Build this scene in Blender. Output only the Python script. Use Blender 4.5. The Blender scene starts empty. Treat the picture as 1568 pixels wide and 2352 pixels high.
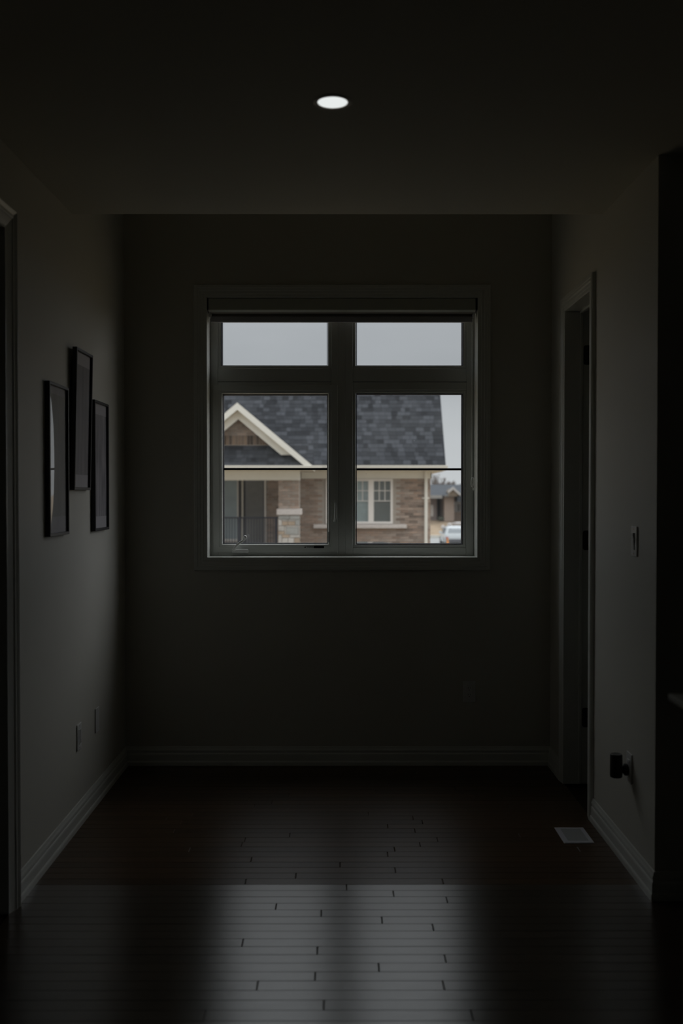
import bpy, bmesh, math, random
from mathutils import Vector, Matrix
random.seed(11)
S = bpy.context.scene
C = S.collection
R = math.radians

# ------------------------------------------------------------------ camera
cam_d = bpy.data.cameras.new('camera')
cam_d.sensor_fit = 'VERTICAL'
cam_d.sensor_height = 36.0
cam_d.lens = 35.0
cam_d.clip_start = 0.05
cam_d.clip_end = 800
cam_d.dof.use_dof = True
cam_d.dof.focus_distance = 5.6
cam_d.dof.aperture_fstop = 2.0
cam = bpy.data.objects.new('camera', cam_d)
C.objects.link(cam)
cam.location = (0, 0, 1.5)
cam.rotation_euler = (R(90 - 1.027), 0, R(-0.1))
S.camera = cam

# ------------------------------------------------------------------ sky (overcast)
W = bpy.data.worlds.new('overcast_sky')
S.world = W
W.use_nodes = True
nt = W.node_tree
nt.nodes.clear()
def N(t, tree, **kw):
    n = tree.nodes.new(t)
    for k, v in kw.items():
        setattr(n, k, v)
    return n
wo = N('ShaderNodeOutputWorld', nt)
bg = N('ShaderNodeBackground', nt)
tc = N('ShaderNodeTexCoord', nt)
sp = N('ShaderNodeSeparateXYZ', nt)
rm = N('ShaderNodeValToRGB', nt)
mp = N('ShaderNodeMapping', nt)
mp.inputs['Scale'].default_value = (2.0, 2.0, 9.0)
ns = N('ShaderNodeTexNoise', nt)
ns.inputs['Scale'].default_value = 1.6
ns.inputs['Detail'].default_value = 3
mr = N('ShaderNodeMapRange', nt)
mr.inputs['From Min'].default_value = 0.3
mr.inputs['From Max'].default_value = 0.7
mr.inputs['To Min'].default_value = 0.95
mr.inputs['To Max'].default_value = 1.05
mx = N('ShaderNodeMix', nt, data_type='RGBA', blend_type='MULTIPLY')
mx.inputs['Factor'].default_value = 1.0
L = nt.links.new
L(tc.outputs['Generated'], sp.inputs[0])
L(sp.outputs['Z'], rm.inputs[0])
L(tc.outputs['Generated'], mp.inputs[0])
L(mp.outputs[0], ns.inputs['Vector'])
L(ns.outputs['Fac'], mr.inputs['Value'])
L(rm.outputs[0], mx.inputs['A'])
L(mr.outputs[0], mx.inputs['B'])
L(mx.outputs['Result'], bg.inputs['Color'])
L(bg.outputs[0], wo.inputs[0])
cr = rm.color_ramp
stops = [(0.0, (.60, .62, .64)), (.06, (.52, .54, .56)), (.13, (.385, .405, .43)), (.22, (.46, .48, .51)),
         (.38, (1.0, 1.04, 1.085)), (.60, (1.42, 1.47, 1.53)), (1.0, (1.75, 1.81, 1.89))]
while len(cr.elements) < len(stops):
    cr.elements.new(0.5)
for e, (p, c) in zip(cr.elements, stops):
    e.position = p
    e.color = (*c, 1)
bg.inputs['Strength'].default_value = 1.0

# very soft light of the brighter cloud behind the house
sd = bpy.data.lights.new('veiled_sun', 'SUN')
sd.energy = 0.85
sd.angle = R(50)
sd.color = (.97, .98, 1.04)
so = bpy.data.objects.new('veiled_sun', sd)
C.objects.link(so)
so.rotation_euler = Vector((.75, .45, .42)).to_track_quat('Z', 'Y').to_euler()

S.view_settings.view_transform = 'Standard'
S.view_settings.look = 'None'
S.view_settings.exposure = 0.0
S.view_settings.gamma = 1.0
S.view_settings.use_curve_mapping = False

# ------------------------------------------------------------------ materials
MATS = {}
def mat(name, col, rough=.5, spec=.5, metal=0, vary=0.0, noise=0.0, nscale=8, bump=0.0, bscale=60,
        coat=0, coat_r=.1, island=False, stretch=(1, 1, 1), col2=None, rvar=0.0, ior=1.5, aniso=0.0):
    if name in MATS:
        return MATS[name]
    m = bpy.data.materials.new(name)
    m.use_nodes = True
    t = m.node_tree
    b = t.nodes['Principled BSDF']
    b.inputs['Roughness'].default_value = rough
    b.inputs['Specular IOR Level'].default_value = spec
    b.inputs['Metallic'].default_value = metal
    b.inputs['IOR'].default_value = ior
    if aniso:       # brushed along the grain: sheen smears across the board
        b.inputs['Anisotropic'].default_value = aniso
        tg = N('ShaderNodeCombineXYZ', t)
        tg.inputs['Y'].default_value = 1.0
        t.links.new(tg.outputs[0], b.inputs['Tangent'])
    b.inputs['Coat Weight'].default_value = coat
    b.inputs['Coat Roughness'].default_value = coat_r
    b.inputs['Base Color'].default_value = (*col, 1)
    tcn = N('ShaderNodeTexCoord', t)
    mpn = N('ShaderNodeMapping', t)
    mpn.inputs['Scale'].default_value = stretch
    t.links.new(tcn.outputs['Object'], mpn.inputs[0])
    out = None
    if vary or col2:
        if island:
            g = N('ShaderNodeNewGeometry', t)
            src = g.outputs['Random Per Island']
        else:
            g = N('ShaderNodeObjectInfo', t)
            src = g.outputs['Random']
        if col2:
            mm = N('ShaderNodeMix', t, data_type='RGBA')
            mm.inputs['A'].default_value = (*col, 1)
            mm.inputs['B'].default_value = (*col2, 1)
            t.links.new(src, mm.inputs['Factor'])
            out = mm.outputs['Result']
        if vary:
            h = N('ShaderNodeHueSaturation', t)
            h.inputs['Color'].default_value = (*col, 1)
            if out:
                t.links.new(out, h.inputs['Color'])
            wn = N('ShaderNodeTexWhiteNoise', t, noise_dimensions='1D')
            t.links.new(src, wn.inputs['W'])
            r = N('ShaderNodeMapRange', t)
            r.inputs['To Min'].default_value = 1 - vary
            r.inputs['To Max'].default_value = 1 + vary
            t.links.new(wn.outputs['Value'], r.inputs['Value'])
            t.links.new(r.outputs[0], h.inputs['Value'])
            out = h.outputs[0]
    if noise:
        n = N('ShaderNodeTexNoise', t)
        n.inputs['Scale'].default_value = nscale
        n.inputs['Detail'].default_value = 5
        t.links.new(mpn.outputs[0], n.inputs['Vector'])
        r = N('ShaderNodeMapRange', t)
        r.inputs['From Min'].default_value = .25
        r.inputs['From Max'].default_value = .75
        r.inputs['To Min'].default_value = 1 - noise
        r.inputs['To Max'].default_value = 1 + noise
        t.links.new(n.outputs['Fac'], r.inputs['Value'])
        mm = N('ShaderNodeMix', t, data_type='RGBA', blend_type='MULTIPLY')
        mm.inputs['Factor'].default_value = 1
        mm.inputs['A'].default_value = (*col, 1)
        if out:
            t.links.new(out, mm.inputs['A'])
        t.links.new(r.outputs[0], mm.inputs['B'])
        out = mm.outputs['Result']
    if out:
        t.links.new(out, b.inputs['Base Color'])
    if bump:
        n = N('ShaderNodeTexNoise', t)
        n.inputs['Scale'].default_value = bscale
        n.inputs['Detail'].default_value = 4
        t.links.new(mpn.outputs[0], n.inputs['Vector'])
        bp = N('ShaderNodeBump', t)
        bp.inputs['Strength'].default_value = bump
        bp.inputs['Distance'].default_value = .002
        t.links.new(n.outputs['Fac'], bp.inputs['Height'])
        t.links.new(bp.outputs[0], b.inputs['Normal'])
    if rvar:
        n = N('ShaderNodeTexNoise', t)
        n.inputs['Scale'].default_value = 6
        n.inputs['Detail'].default_value = 4
        t.links.new(mpn.outputs[0], n.inputs['Vector'])
        r = N('ShaderNodeMapRange', t)
        r.inputs['To Min'].default_value = rough - rvar
        r.inputs['To Max'].default_value = rough + rvar
        t.links.new(n.outputs['Fac'], r.inputs['Value'])
        t.links.new(r.outputs[0], b.inputs['Roughness'])
    MATS[name] = m
    return m

def emit(name, col, strength):
    m = bpy.data.materials.new(name)
    m.use_nodes = True
    t = m.node_tree
    t.nodes.clear()
    o = N('ShaderNodeOutputMaterial', t)
    e = N('ShaderNodeEmission', t)
    e.inputs[0].default_value = (*col, 1)
    e.inputs[1].default_value = strength
    t.links.new(e.outputs[0], o.inputs[0])
    return m

def pane_mat(name, tint=(.97, .985, .98), gloss=1.0, dirt=0.0, rough=0.0):
    """thin sheet of glass: clear transmission + fresnel mirror, with optional specks of dirt"""
    m = bpy.data.materials.new(name)
    m.use_nodes = True
    t = m.node_tree
    t.nodes.clear()
    o = N('ShaderNodeOutputMaterial', t)
    tr = N('ShaderNodeBsdfTransparent', t)
    tr.inputs[0].default_value = (*tint, 1)
    gl = N('ShaderNodeBsdfGlossy', t)
    gl.inputs['Roughness'].default_value = rough
    gl.inputs['Color'].default_value = (gloss, gloss, gloss, 1)
    fr = N('ShaderNodeFresnel', t)
    # same reflectance from either side of the thin sheet
    ge = N('ShaderNodeNewGeometry', t)
    io = N('ShaderNodeMapRange', t)
    io.inputs['To Min'].default_value = 1.5
    io.inputs['To Max'].default_value = 1 / 1.5
    t.links.new(ge.outputs['Backfacing'], io.inputs['Value'])
    t.links.new(io.outputs[0], fr.inputs['IOR'])
    ms = N('ShaderNodeMixShader', t)
    t.links.new(fr.outputs[0], ms.inputs[0])
    t.links.new(tr.outputs[0], ms.inputs[1])
    t.links.new(gl.outputs[0], ms.inputs[2])
    last = ms.outputs[0]
    if dirt:
        tcn = N('ShaderNodeTexCoord', t)
        v = N('ShaderNodeTexVoronoi', t)
        v.inputs['Scale'].default_value = 26
        v.inputs['Randomness'].default_value = 1
        t.links.new(tcn.outputs['Object'], v.inputs['Vector'])
        n2 = N('ShaderNodeTexNoise', t)
        n2.inputs['Scale'].default_value = 3.5
        t.links.new(tcn.outputs['Object'], n2.inputs['Vector'])
        r = N('ShaderNodeMapRange', t)
        r.inputs['From Min'].default_value = .022
        r.inputs['From Max'].default_value = .045
        r.inputs['To Min'].default_value = 1
        r.inputs['To Max'].default_value = 0
        t.links.new(v.outputs['Distance'], r.inputs['Value'])
        sep = N('ShaderNodeSeparateColor', t)
        t.links.new(v.outputs['Color'], sep.inputs[0])
        gt = N('ShaderNodeMath', t, operation='GREATER_THAN')
        gt.inputs[1].default_value = .6
        t.links.new(sep.outputs[0], gt.inputs[0])
        mu = N('ShaderNodeMath', t, operation='MULTIPLY')
        t.links.new(r.outputs[0], mu.inputs[0])
        t.links.new(gt.outputs[0], mu.inputs[1])
        m2 = N('ShaderNodeMath', t, operation='MULTIPLY')
        m2.inputs[1].default_value = dirt
        t.links.new(mu.outputs[0], m2.inputs[0])
        # dusty film
        fm = N('ShaderNodeMapRange', t)
        fm.inputs['From Min'].default_value = .45
        fm.inputs['From Max'].default_value = .8
        fm.inputs['To Min'].default_value = .012
        fm.inputs['To Max'].default_value = .04
        t.links.new(n2.outputs['Fac'], fm.inputs['Value'])
        ad = N('ShaderNodeMath', t, operation='ADD', use_clamp=True)
        t.links.new(m2.outputs[0], ad.inputs[0])
        t.links.new(fm.outputs[0], ad.inputs[1])
        df = N('ShaderNodeBsdfTranslucent', t)
        df.inputs[0].default_value = (.8, .85, .86, 1)
        mx2 = N('ShaderNodeMixShader', t)
        t.links.new(ad.outputs[0], mx2.inputs[0])
        t.links.new(last, mx2.inputs[1])
        t.links.new(df.outputs[0], mx2.inputs[2])
        last = mx2.outputs[0]
    t.links.new(last, o.inputs[0])
    return m

WALLC = (.62, .605, .54)
m_wall = mat('painted_wall', WALLC, .55, .3, bump=.25, bscale=220, noise=.015, nscale=2)
m_ceil = mat('ceiling_paint', (.60, .58, .50), .9, .1, bump=.3, bscale=160)
m_trim = mat('white_gloss_trim', (.68, .69, .64), .32, .6, noise=.01)
m_vinyl = mat('white_vinyl', (.64, .655, .62), .35, .5, noise=.01)
m_plate = mat('white_plastic', (.72, .72, .70), .3, .5, noise=.01)
m_black = mat('black_plastic', (.012, .012, .013), .35, .5, noise=.05)
m_frame = mat('black_frame', (.014, .014, .016), .42, .5, noise=.1)
m_metal = mat('dark_bronze', (.05, .045, .035), .45, .5, metal=.3, noise=.1)
m_brass = mat('brass_screw', (.6, .5, .3), .3, metal=1, noise=.05)
m_valance = mat('blind_cassette', (.50, .52, .46), .4, .5, noise=.02)
m_fabric = mat('blind_fabric', (.34, .31, .27), .9, .1, noise=.05, nscale=300)
m_hem = mat('blind_hem_bar', (.42, .41, .43), .6, .3, noise=.05, nscale=200)
m_chain = mat('pale_bead_chain', (.82, .83, .80), .25, .5, noise=.01)
m_gasket = mat('dark_gasket', (.008, .008, .016), .6, .3, noise=.02)
m_muntin = mat('dark_muntin', (.022, .024, .035), .5, .4, noise=.02)
m_floor = mat('dark_stained_board', (.046, .031, .020), .290, 1.0, ior=2.02, aniso=.92, vary=.22, noise=.28, nscale=9, bump=.12, bscale=40,
              stretch=(1.2, 14, 4), rvar=.03)
m_floor2 = mat('dark_stained_board_duller', (.078, .047, .024), .325, .55, ior=1.58, aniso=.85, vary=.22, noise=.28, nscale=9, bump=.15, bscale=40,
               stretch=(1.2, 14, 4), rvar=.04)
m_sub = mat('subfloor', (.03, .02, .014), .5, .4, noise=.2)
m_glass = pane_mat('window_glass', dirt=.5)
m_pglass = pane_mat('picture_glass', tint=(.95, .95, .95))
m_lens = emit('led_lens', (.93, .97, .955), .86)

# ------------------------------------------------------------------ mesh helpers
class MB:
    def __init__(s):
        s.v = []; s.f = []
    def add(s, vs, fs):
        o = len(s.v)
        s.v += [tuple(p) for p in vs]
        s.f += [tuple(i + o for i in f) for f in fs]
        return s
    def box(s, x0, x1, y0, y1, z0, z1):
        return s.add([(x0, y0, z0), (x1, y0, z0), (x1, y1, z0), (x0, y1, z0), (x0, y0, z1), (x1, y0, z1), (x1, y1, z1), (x0, y1, z1)],
                     [(0, 3, 2, 1), (4, 5, 6, 7), (0, 1, 5, 4), (1, 2, 6, 5), (2, 3, 7, 6), (3, 0, 4, 7)])
    def bev(s, x0, x1, y0, y1, z0, z1, b=.002, seg=1):
        bm = bmesh.new()
        bmesh.ops.create_cube(bm, size=1)
        for v in bm.verts:
            v.co = Vector(((x0 + x1) / 2 + v.co.x * (x1 - x0), (y0 + y1) / 2 + v.co.y * (y1 - y0), (z0 + z1) / 2 + v.co.z * (z1 - z0)))
        bmesh.ops.bevel(bm, geom=list(bm.edges), offset=b, segments=seg, affect='EDGES', profile=.6)
        return s.bm(bm)
    def bm(s, bm, M=None):
        bm.verts.index_update()
        vs = [(M @ v.co if M else v.co.copy()) for v in bm.verts]
        fs = [[v.index for v in f.verts] for f in bm.faces]
        s.add(vs, fs)
        bm.free()
        return s
    def loft(s, rings, caps=True, closed=True):
        n = len(rings[0]); o = len(s.v)
        for r in rings:
            s.v += [tuple(p) for p in r]
        for i in range(len(rings) - 1):
            for j in range(n if closed else n - 1):
                a = o + i * n + j; b = o + i * n + (j + 1) % n
                s.f.append((a, b, b + n, a + n))
        if caps:
            s.f.append(tuple(o + j for j in reversed(range(n))))
            s.f.append(tuple(o + (len(rings) - 1) * n + j for j in range(n)))
        return s
    def tube(s, pts, r, n=8, caps=True):
        pts = [Vector(p) for p in pts]
        rs = r if isinstance(r, (list, tuple)) else [r] * len(pts)
        rings = []
        up = Vector((0, 0, 1))
        prev = None
        for i, p in enumerate(pts):
            d = (pts[min(i + 1, len(pts) - 1)] - pts[max(i - 1, 0)]).normalized()
            if prev is None:
                a = d.cross(up if abs(d.z) < .9 else Vector((1, 0, 0))).normalized()
            else:
                a = (prev - d * prev.dot(d)).normalized()
            prev = a
            b = d.cross(a)
            rings.append([p + (a * math.cos(2 * math.pi * k / n) + b * math.sin(2 * math.pi * k / n)) * rs[i] for k in range(n)])
        return s.loft(rings, caps)
    def lathe(s, prof, M=None, n=32, caps=True):
        """prof: (radius, height) about local z"""
        rings = []
        for r, h in prof:
            ring = [Vector((r * math.cos(2 * math.pi * k / n), r * math.sin(2 * math.pi * k / n), h)) for k in range(n)]
            rings.append([M @ p for p in ring] if M else ring)
        return s.loft(rings, caps)
    def prism(s, poly, axis, a, b):
        """poly of 2d points, extruded along axis ('x','y','z') from a to b"""
        def P(u, w, t):
            return {'x': (t, u, w), 'y': (u, t, w), 'z': (u, w, t)}[axis]
        return s.loft([[P(u, w, a) for u, w in poly], [P(u, w, b) for u, w in poly]])
    def sweep(s, path, prof, closed=False):
        """path: list of functions prof-> 3d ; given as list of (origin, out_dir, up_dir) frames; prof list of (o,u)"""
        rings = [[Vector(o) + Vector(a) * p + Vector(b) * q for p, q in prof] for o, a, b in path]
        if closed:
            n = len(prof); o = len(s.v); m = len(rings)
            for r in rings:
                s.v += [tuple(p) for p in r]
            for i in range(m):
                for j in range(n):
                    a0 = o + i * n + j; b0 = o + i * n + (j + 1) % n
                    c0 = o + ((i + 1) % m) * n + (j + 1) % n; d0 = o + ((i + 1) % m) * n + j
                    s.f.append((a0, b0, c0, d0))
            return s
        return s.loft(rings)
    def build(s, name, m, parent=None, smooth=False, loc=None, **props):
        me = bpy.data.meshes.new(name)
        me.from_pydata(s.v, [], s.f)
        bm = bmesh.new(); bm.from_mesh(me)
        bmesh.ops.recalc_face_normals(bm, faces=bm.faces)
        bm.to_mesh(me); bm.free()
        me.materials.append(m)
        o = bpy.data.objects.new(name, me)
        C.objects.link(o)
        if smooth:
            for p in me.polygons:
                p.use_smooth = True
            try:
                me.set_sharp_from_angle(angle=R(35))
            except Exception:
                pass
        if loc:
            o.location = loc
        if parent:
            o.parent = parent
        for k, v in props.items():
            o[k] = v
        return o

def empty(name, loc=(0, 0, 0), rot=(0, 0, 0), **props):
    o = bpy.data.objects.new(name, None)
    o.empty_display_size = .1
    C.objects.link(o)
    o.location = loc
    o.rotation_euler = rot
    for k, v in props.items():
        o[k] = v
    return o

def thing(name, label, cat, loc=(0, 0, 0), rot=(0, 0, 0), group=None):
    o = empty(name, loc, rot, label=label, category=cat)
    if group:
        o['group'] = group
    return o

def inst(o, name, loc, parent=None, rot=None, scale=None, material=None):
    c = bpy.data.objects.new(name, o if isinstance(o, bpy.types.Mesh) else o.data)
    C.objects.link(c)
    c.location = loc
    if rot: c.rotation_euler = rot
    if scale: c.scale = scale
    if parent: c.parent = parent
    return c

def wall_mb(mb, axis, lo, hi, t0, t1, z0, z1, holes=()):
    """wall along axis ('x' or 'y') from lo to hi, thickness t0..t1, with rectangular holes (a,b,za,zb)"""
    us = sorted({lo, hi, *[h[0] for h in holes], *[h[1] for h in holes]})
    zs = sorted({z0, z1, *[h[2] for h in holes], *[h[3] for h in holes]})
    for i in range(len(us) - 1):
        for j in range(len(zs) - 1):
            cu = (us[i] + us[i + 1]) / 2; cz = (zs[j] + zs[j + 1]) / 2
            if any(h[0] < cu < h[1] and h[2] < cz < h[3] for h in holes):
                continue
            if axis == 'x':
                mb.box(us[i], us[i + 1], t0, t1, zs[j], zs[j + 1])
            else:
                mb.box(t0, t1, us[i], us[i + 1], zs[j], zs[j + 1])
    return mb

def clean(o):
    bm = bmesh.new(); bm.from_mesh(o.data)
    bmesh.ops.remove_doubles(bm, verts=bm.verts, dist=1e-5)
    # drop coincident interior faces
    seen = {}
    for f in bm.faces:
        k = tuple(sorted(v.index for v in f.verts))
        seen.setdefault(k, []).append(f)
    kill = [f for fs in seen.values() if len(fs) > 1 for f in fs]
    bmesh.ops.delete(bm, geom=kill, context='FACES')
    bm.to_mesh(o.data); bm.free()
    return o

# ------------------------------------------------------------------ room dimensions (metres)
XL, XR, YB = -1.185, 1.165, 5.49        # left wall, right wall, window wall
YC = 3.66                                # where the right wall turns
ZC, ZH = 2.74, 3.42                      # hall ceiling, raised ceiling by the window
YE = 4.434                               # edge of the lower ceiling
WX0, WX1, WZ0, WZ1 = -.729, .757, 1.152, 2.578   # window opening
WT = .24                                 # outer wall thickness
RD0, RD1, DH = 4.62, 5.13, 2.44          # right doorway
LD0, LD1 = 2.72, 3.53                    # left doorway
STR = dict(kind='structure')

clean(wall_mb(MB(), 'x', -3.6, 3.2, YB, YB + WT, -.3, ZH + .2, [(WX0 - .02, WX1 + .02, WZ0 - .02, WZ1 + .02)]).build('wall_back', m_wall, **STR))
clean(wall_mb(MB(), 'y', -3.0, YB, XL - .13, XL, 0, ZH, [(LD0 - .02, LD1 + .02, 0, DH + .02)]).build('wall_left', m_wall, **STR))
clean(wall_mb(MB(), 'y', YC, YB, XR, XR + .13, 0, ZH, [(RD0 - .02, RD1 + .02, 0, DH + .02)]).build('wall_right', m_wall, **STR))
MB().box(XR + .13, 3.2, YC, YC + .13, 0, ZC).build('wall_stairwell', m_wall, **STR)
MB().box(2.4, 2.53, -3.0, YC, 0, ZC).build('wall_stairwell_side', m_wall, **STR)
MB().box(XL - .13, 2.5, -3.13, -3.0, 0, ZC).build('wall_front', m_wall, **STR)
# dark rooms behind the two doorways
b = MB()
b.box(-3.6, -3.5, .9, YB, 0, ZH); b.box(-3.5, XL - .13, .8, .9, 0, ZH); b.box(-3.5, XL - .13, 4.2, 4.3, 0, ZH)
b.build('wall_side_room_left', m_wall, **STR)
b = MB()
b.box(3.1, 3.2, YC + .13, YB, 0, ZH)
b.build('wall_side_room_right', m_wall, **STR)
# ceilings
MB().box(-3.6, 3.2, -3.1, YE, ZC, ZH + .2).build('ceiling', m_ceil, **STR)
MB().box(-3.6, 3.2, YE, YB, ZH, ZH + .2).build('ceiling_raised', m_ceil, **STR)

# ------------------------------------------------------------------ floor: boards laid across the hall
fl = MB()
fl.box(-3.6, 3.2, -3.1, YB, -.25, -.014)
fl.box(-3.6, 3.2, -3.1, 2.494, -.014, 0)
fl.box(-3.6, XL - .01, 2.494, YB, -.014, 0)
fl.box(XR + .13, 3.2, YC + .02, YB, -.014, 0)
floor = fl.build('floor', m_sub, **STR)
BW = .0583
Y0 = 3.8007
joints = {-1: [], }
# butt joints seen in the sheen of the floor: (x, y) on the floor in metres
seen = [(397, 187), (1200, 200), (985, 230), (355, 250), (765, 275), (1020, 302), (561, 325), (329, 352), (1240, 352),
        (795, 385), (1012, 410), (1259, 440), (469, 470), (678, 502), (959, 534), (1195, 568), (314, 640), (660, 675),
        (1252, 715), (944, 752), (650, 795), (382, 840), (1245, 840), (690, 925), (138, 975), (1375, 975)]
J = {}
def floor_pt(px, py):
    v = (py - 1176) / 2287.; u = (px - 784) / 2287.
    p = R(1.027)
    fw = math.cos(p) - v * math.sin(p); dn = v * math.cos(p) + math.sin(p)
    t = 1.5 / dn
    return (u + fw * R(.1)) * t, fw * t
for a, c in seen:
    X, Y = floor_pt(400 + a / 2.01, 1850 + c / 2.01)
    J.setdefault(math.floor((Y0 - Y) / BW), []).append(X)
bmesh_cache = {}
def board_mesh(Lx, w):
    b = MB(); g = .0006; t = .012; e = .0022; q = .0011; h = .0012
    x1 = Lx / 2 - g; y1 = w / 2 - g * .6
    bot = [(-x1, -y1, -t), (x1, -y1, -t), (x1, y1, -t), (-x1, y1, -t)]
    mid = [(-x1, -y1, -h), (x1, -y1, -h), (x1, y1, -h), (-x1, y1, -h)]
    top = [(-x1 + e, -y1 + q, 0), (x1 - e, -y1 + q, 0), (x1 - e, y1 - q, 0), (-x1 + e, y1 - q, 0)]
    return b.loft([bot, mid, top])
vent_box = (.958, 1.10, 4.245, 4.448)
rng = random.Random(5)
k = -29
while True:
    ya = Y0 - k * BW; yb = ya - BW
    if yb < 2.49: break
    ya_c = min(ya, YB)
    xa, xb = XL + .002, (XR - .002 if yb > YC else 2.38)
    cuts = sorted(J.get(k, []))
    if k < -6 or k > 21:
        cuts = []
    # complete the row with joints away from the ones seen
    if cuts:
        x = cuts[0]
        while x - xa > 2.2:
            x -= rng.uniform(.7, 1.1); cuts.append(x)
        x = max(J[k])
        if xb > 2:
            cuts.append(rng.uniform(1.35, 1.8))
    elif k < -6:
        x = xa + rng.uniform(.15, 1.0)
        while x < xb - .15:
            cuts.append(x); x += rng.uniform(.75, 1.25)
    else:
        if xb > 2:
            cuts.append(rng.uniform(1.35, 1.8))
    cuts = [xa] + sorted(cuts) + [xb]
    for i in range(len(cuts) - 1):
        Lx = cuts[i + 1] - cuts[i]
        o = board_mesh(Lx, ya_c - yb).build('floor_board', m_floor2 if k < 0 else m_floor, floor,
                                            loc=((cuts[i] + cuts[i + 1]) / 2, (ya_c + yb) / 2, -rng.uniform(0, .0004)))
        o.rotation_euler = (R(rng.uniform(-.1, .1)), 0, 0)
    k += 1

# ------------------------------------------------------------------ baseboards
BP = [(0, 0), (.018, 0), (.018, .018), (.0165, .023), (.013, .027), (.013, .060), (.0115, .066), (.0085, .069), (.0085, .076),
      (.011, .079), (.0105, .086), (.007, .093), (.004, .103), (0, .104)]
def skirting(mb, pts):
    """pts: list of ((x,y), (nx,ny)) where n is the mitred outward offset direction"""
    mb.sweep([((x, y, 0), (nx, ny, 0), (0, 0, 1)) for (x, y), (nx, ny) in pts], BP)
b = MB(); skirting(b, [((XL, 3.603), (1, 0)), ((XL, YB), (1, -1))]); b.build('baseboard_left', m_trim, **STR)
b = MB(); skirting(b, [((XL, YB), (1, -1)), ((XR, YB), (-1, -1))]); b.build('baseboard_back', m_trim, **STR)
b = MB()
skirting(b, [((XR, YB), (-1, -1)), ((XR, 5.203), (-1, 0))])
skirting(b, [((XR, 4.547), (-1, 0)), ((XR, YC), (-1, -1)), ((2.4, YC), (0, -1))])
b.build('baseboard_right', m_trim, **STR)

# ------------------------------------------------------------------ casings
CP = [(0, 0), (0, .009), (.003, .011), (.018, .011), (.021, .0135), (.034, .0135), (.040, .0165), (.050, .0165), (.053, .019),
      (.068, .019), (.072, .015), (.073, 0)]
def casing_y(mb, x0, x1, z0, z1, y, prof=CP):      # full picture-frame casing on a wall facing -y
    mb.sweep([((x0, y, z0), (-1, 0, -1), (0, -1, 0)), ((x1, y, z0), (1, 0, -1), (0, -1, 0)),
              ((x1, y, z1), (1, 0, 1), (0, -1, 0)), ((x0, y, z1), (-1, 0, 1), (0, -1, 0))], prof, closed=True)
def casing_x(mb, x, nx, y0, y1, z1, prof=CP):      # door casing on a wall facing nx
    mb.sweep([((x, y0, 0), (0, -1, 0), (nx, 0, 0)), ((x, y0, z1), (0, -1, 1), (nx, 0, 0)),
              ((x, y1, z1), (0, 1, 1), (nx, 0, 0)), ((x, y1, 0), (0, 1, 0), (nx, 0, 0))], prof)

# ---- right doorway: door standing open into the next room
d1 = empty('door_1', (XR + .06, (RD0 + RD1) / 2, 0), **STR)
def rel(mb, o):   # shift mesh data so the child can sit under a placed parent
    l = o.location
    mb.v = [(x - l.x, y - l.y, z - l.z) for x, y, z in mb.v]
    return mb
b = MB(); casing_x(b, XR, -1, RD0, RD1, DH); rel(b, d1).build('casing', m_trim, d1)
b = MB()
b.box(XR, XR + .13, RD0 - .02, RD0, 0, DH); b.box(XR, XR + .13, RD1, RD1 + .02, 0, DH); b.box(XR, XR + .13, RD0 - .02, RD1 + .02, DH, DH + .02)
rel(b, d1).build('jamb', m_trim, d1)
b = MB()
b.bev(XR + .068, XR + .083, RD0 + .0005, RD0 + .012, 0.001, DH - .0005, .002); b.bev(XR + .068, XR + .083, RD1 - .012, RD1 - .0005, 0.001, DH - .0005, .002)
b.bev(XR + .068, XR + .083, RD0 + .012, RD1 - .012, DH - .012, DH - .0005, .002)
rel(b, d1).build('door_stop', m_trim, d1)
# leaf, opened 90 degrees, hinged on the far jamb
leaf = MB()
lx0, lx1, ly0, ly1 = XR + .137, XR + .137 + .50, RD1 - .040, RD1 - .004
leaf.bev(lx0, lx1, ly0, ly1, .012, DH - .006, .002)
for za, zb in ((.25, 1.05), (1.2, 2.25)):
    leaf.bev(lx0 + .1, lx1 - .1, ly0 - .006, ly0 + .002, za, zb, .005)
leafo = rel(leaf, d1).build('door_leaf', m_trim, d1)
for hz in (.345, 1.262, 2.215):
    h = MB()
    h.prism([(XR + .088, hz - .04), (XR + .091, hz - .047), (XR + .098, hz - .05), (XR + .128, hz - .05), (XR + .128, hz + .05), (XR + .098, hz + .05), (XR + .091, hz + .047), (XR + .088, hz + .04)], 'y', RD1 - .003, RD1 - .0004)
    h.tube([(XR + .1335, RD1 - .004, hz - .05), (XR + .1335, RD1 - .004, hz + .05)], .0035, 10)
    rel(h, d1).build('hinge', m_metal, d1)

# ---- left doorway (cased opening to a dark room)
d2 = empty('door_2', (XL - .06, (LD0 + LD1) / 2, 0), **STR)
CP2 = [(0, 0), (0, .005), (.006, .0055), (.030, .0125), (.040, .0155), (.0425, .019), (.047, .0205), (.0515, .0195), (.053, .0165),
       (.058, .0175), (.070, .0250), (.073, .0255), (.073, 0)]
b = MB(); casing_x(b, XL, 1, LD0, LD1, DH, CP2); rel(b, d2).build('casing', m_trim, d2)
b = MB()
b.box(XL - .13, XL, LD0 - .02, LD0, 0, DH); b.box(XL - .13, XL, LD1, LD1 + .02, 0, DH); b.box(XL - .13, XL, LD0 - .02, LD1 + .02, DH, DH + .02)
rel(b, d2).build('jamb', m_trim, d2)

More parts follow.
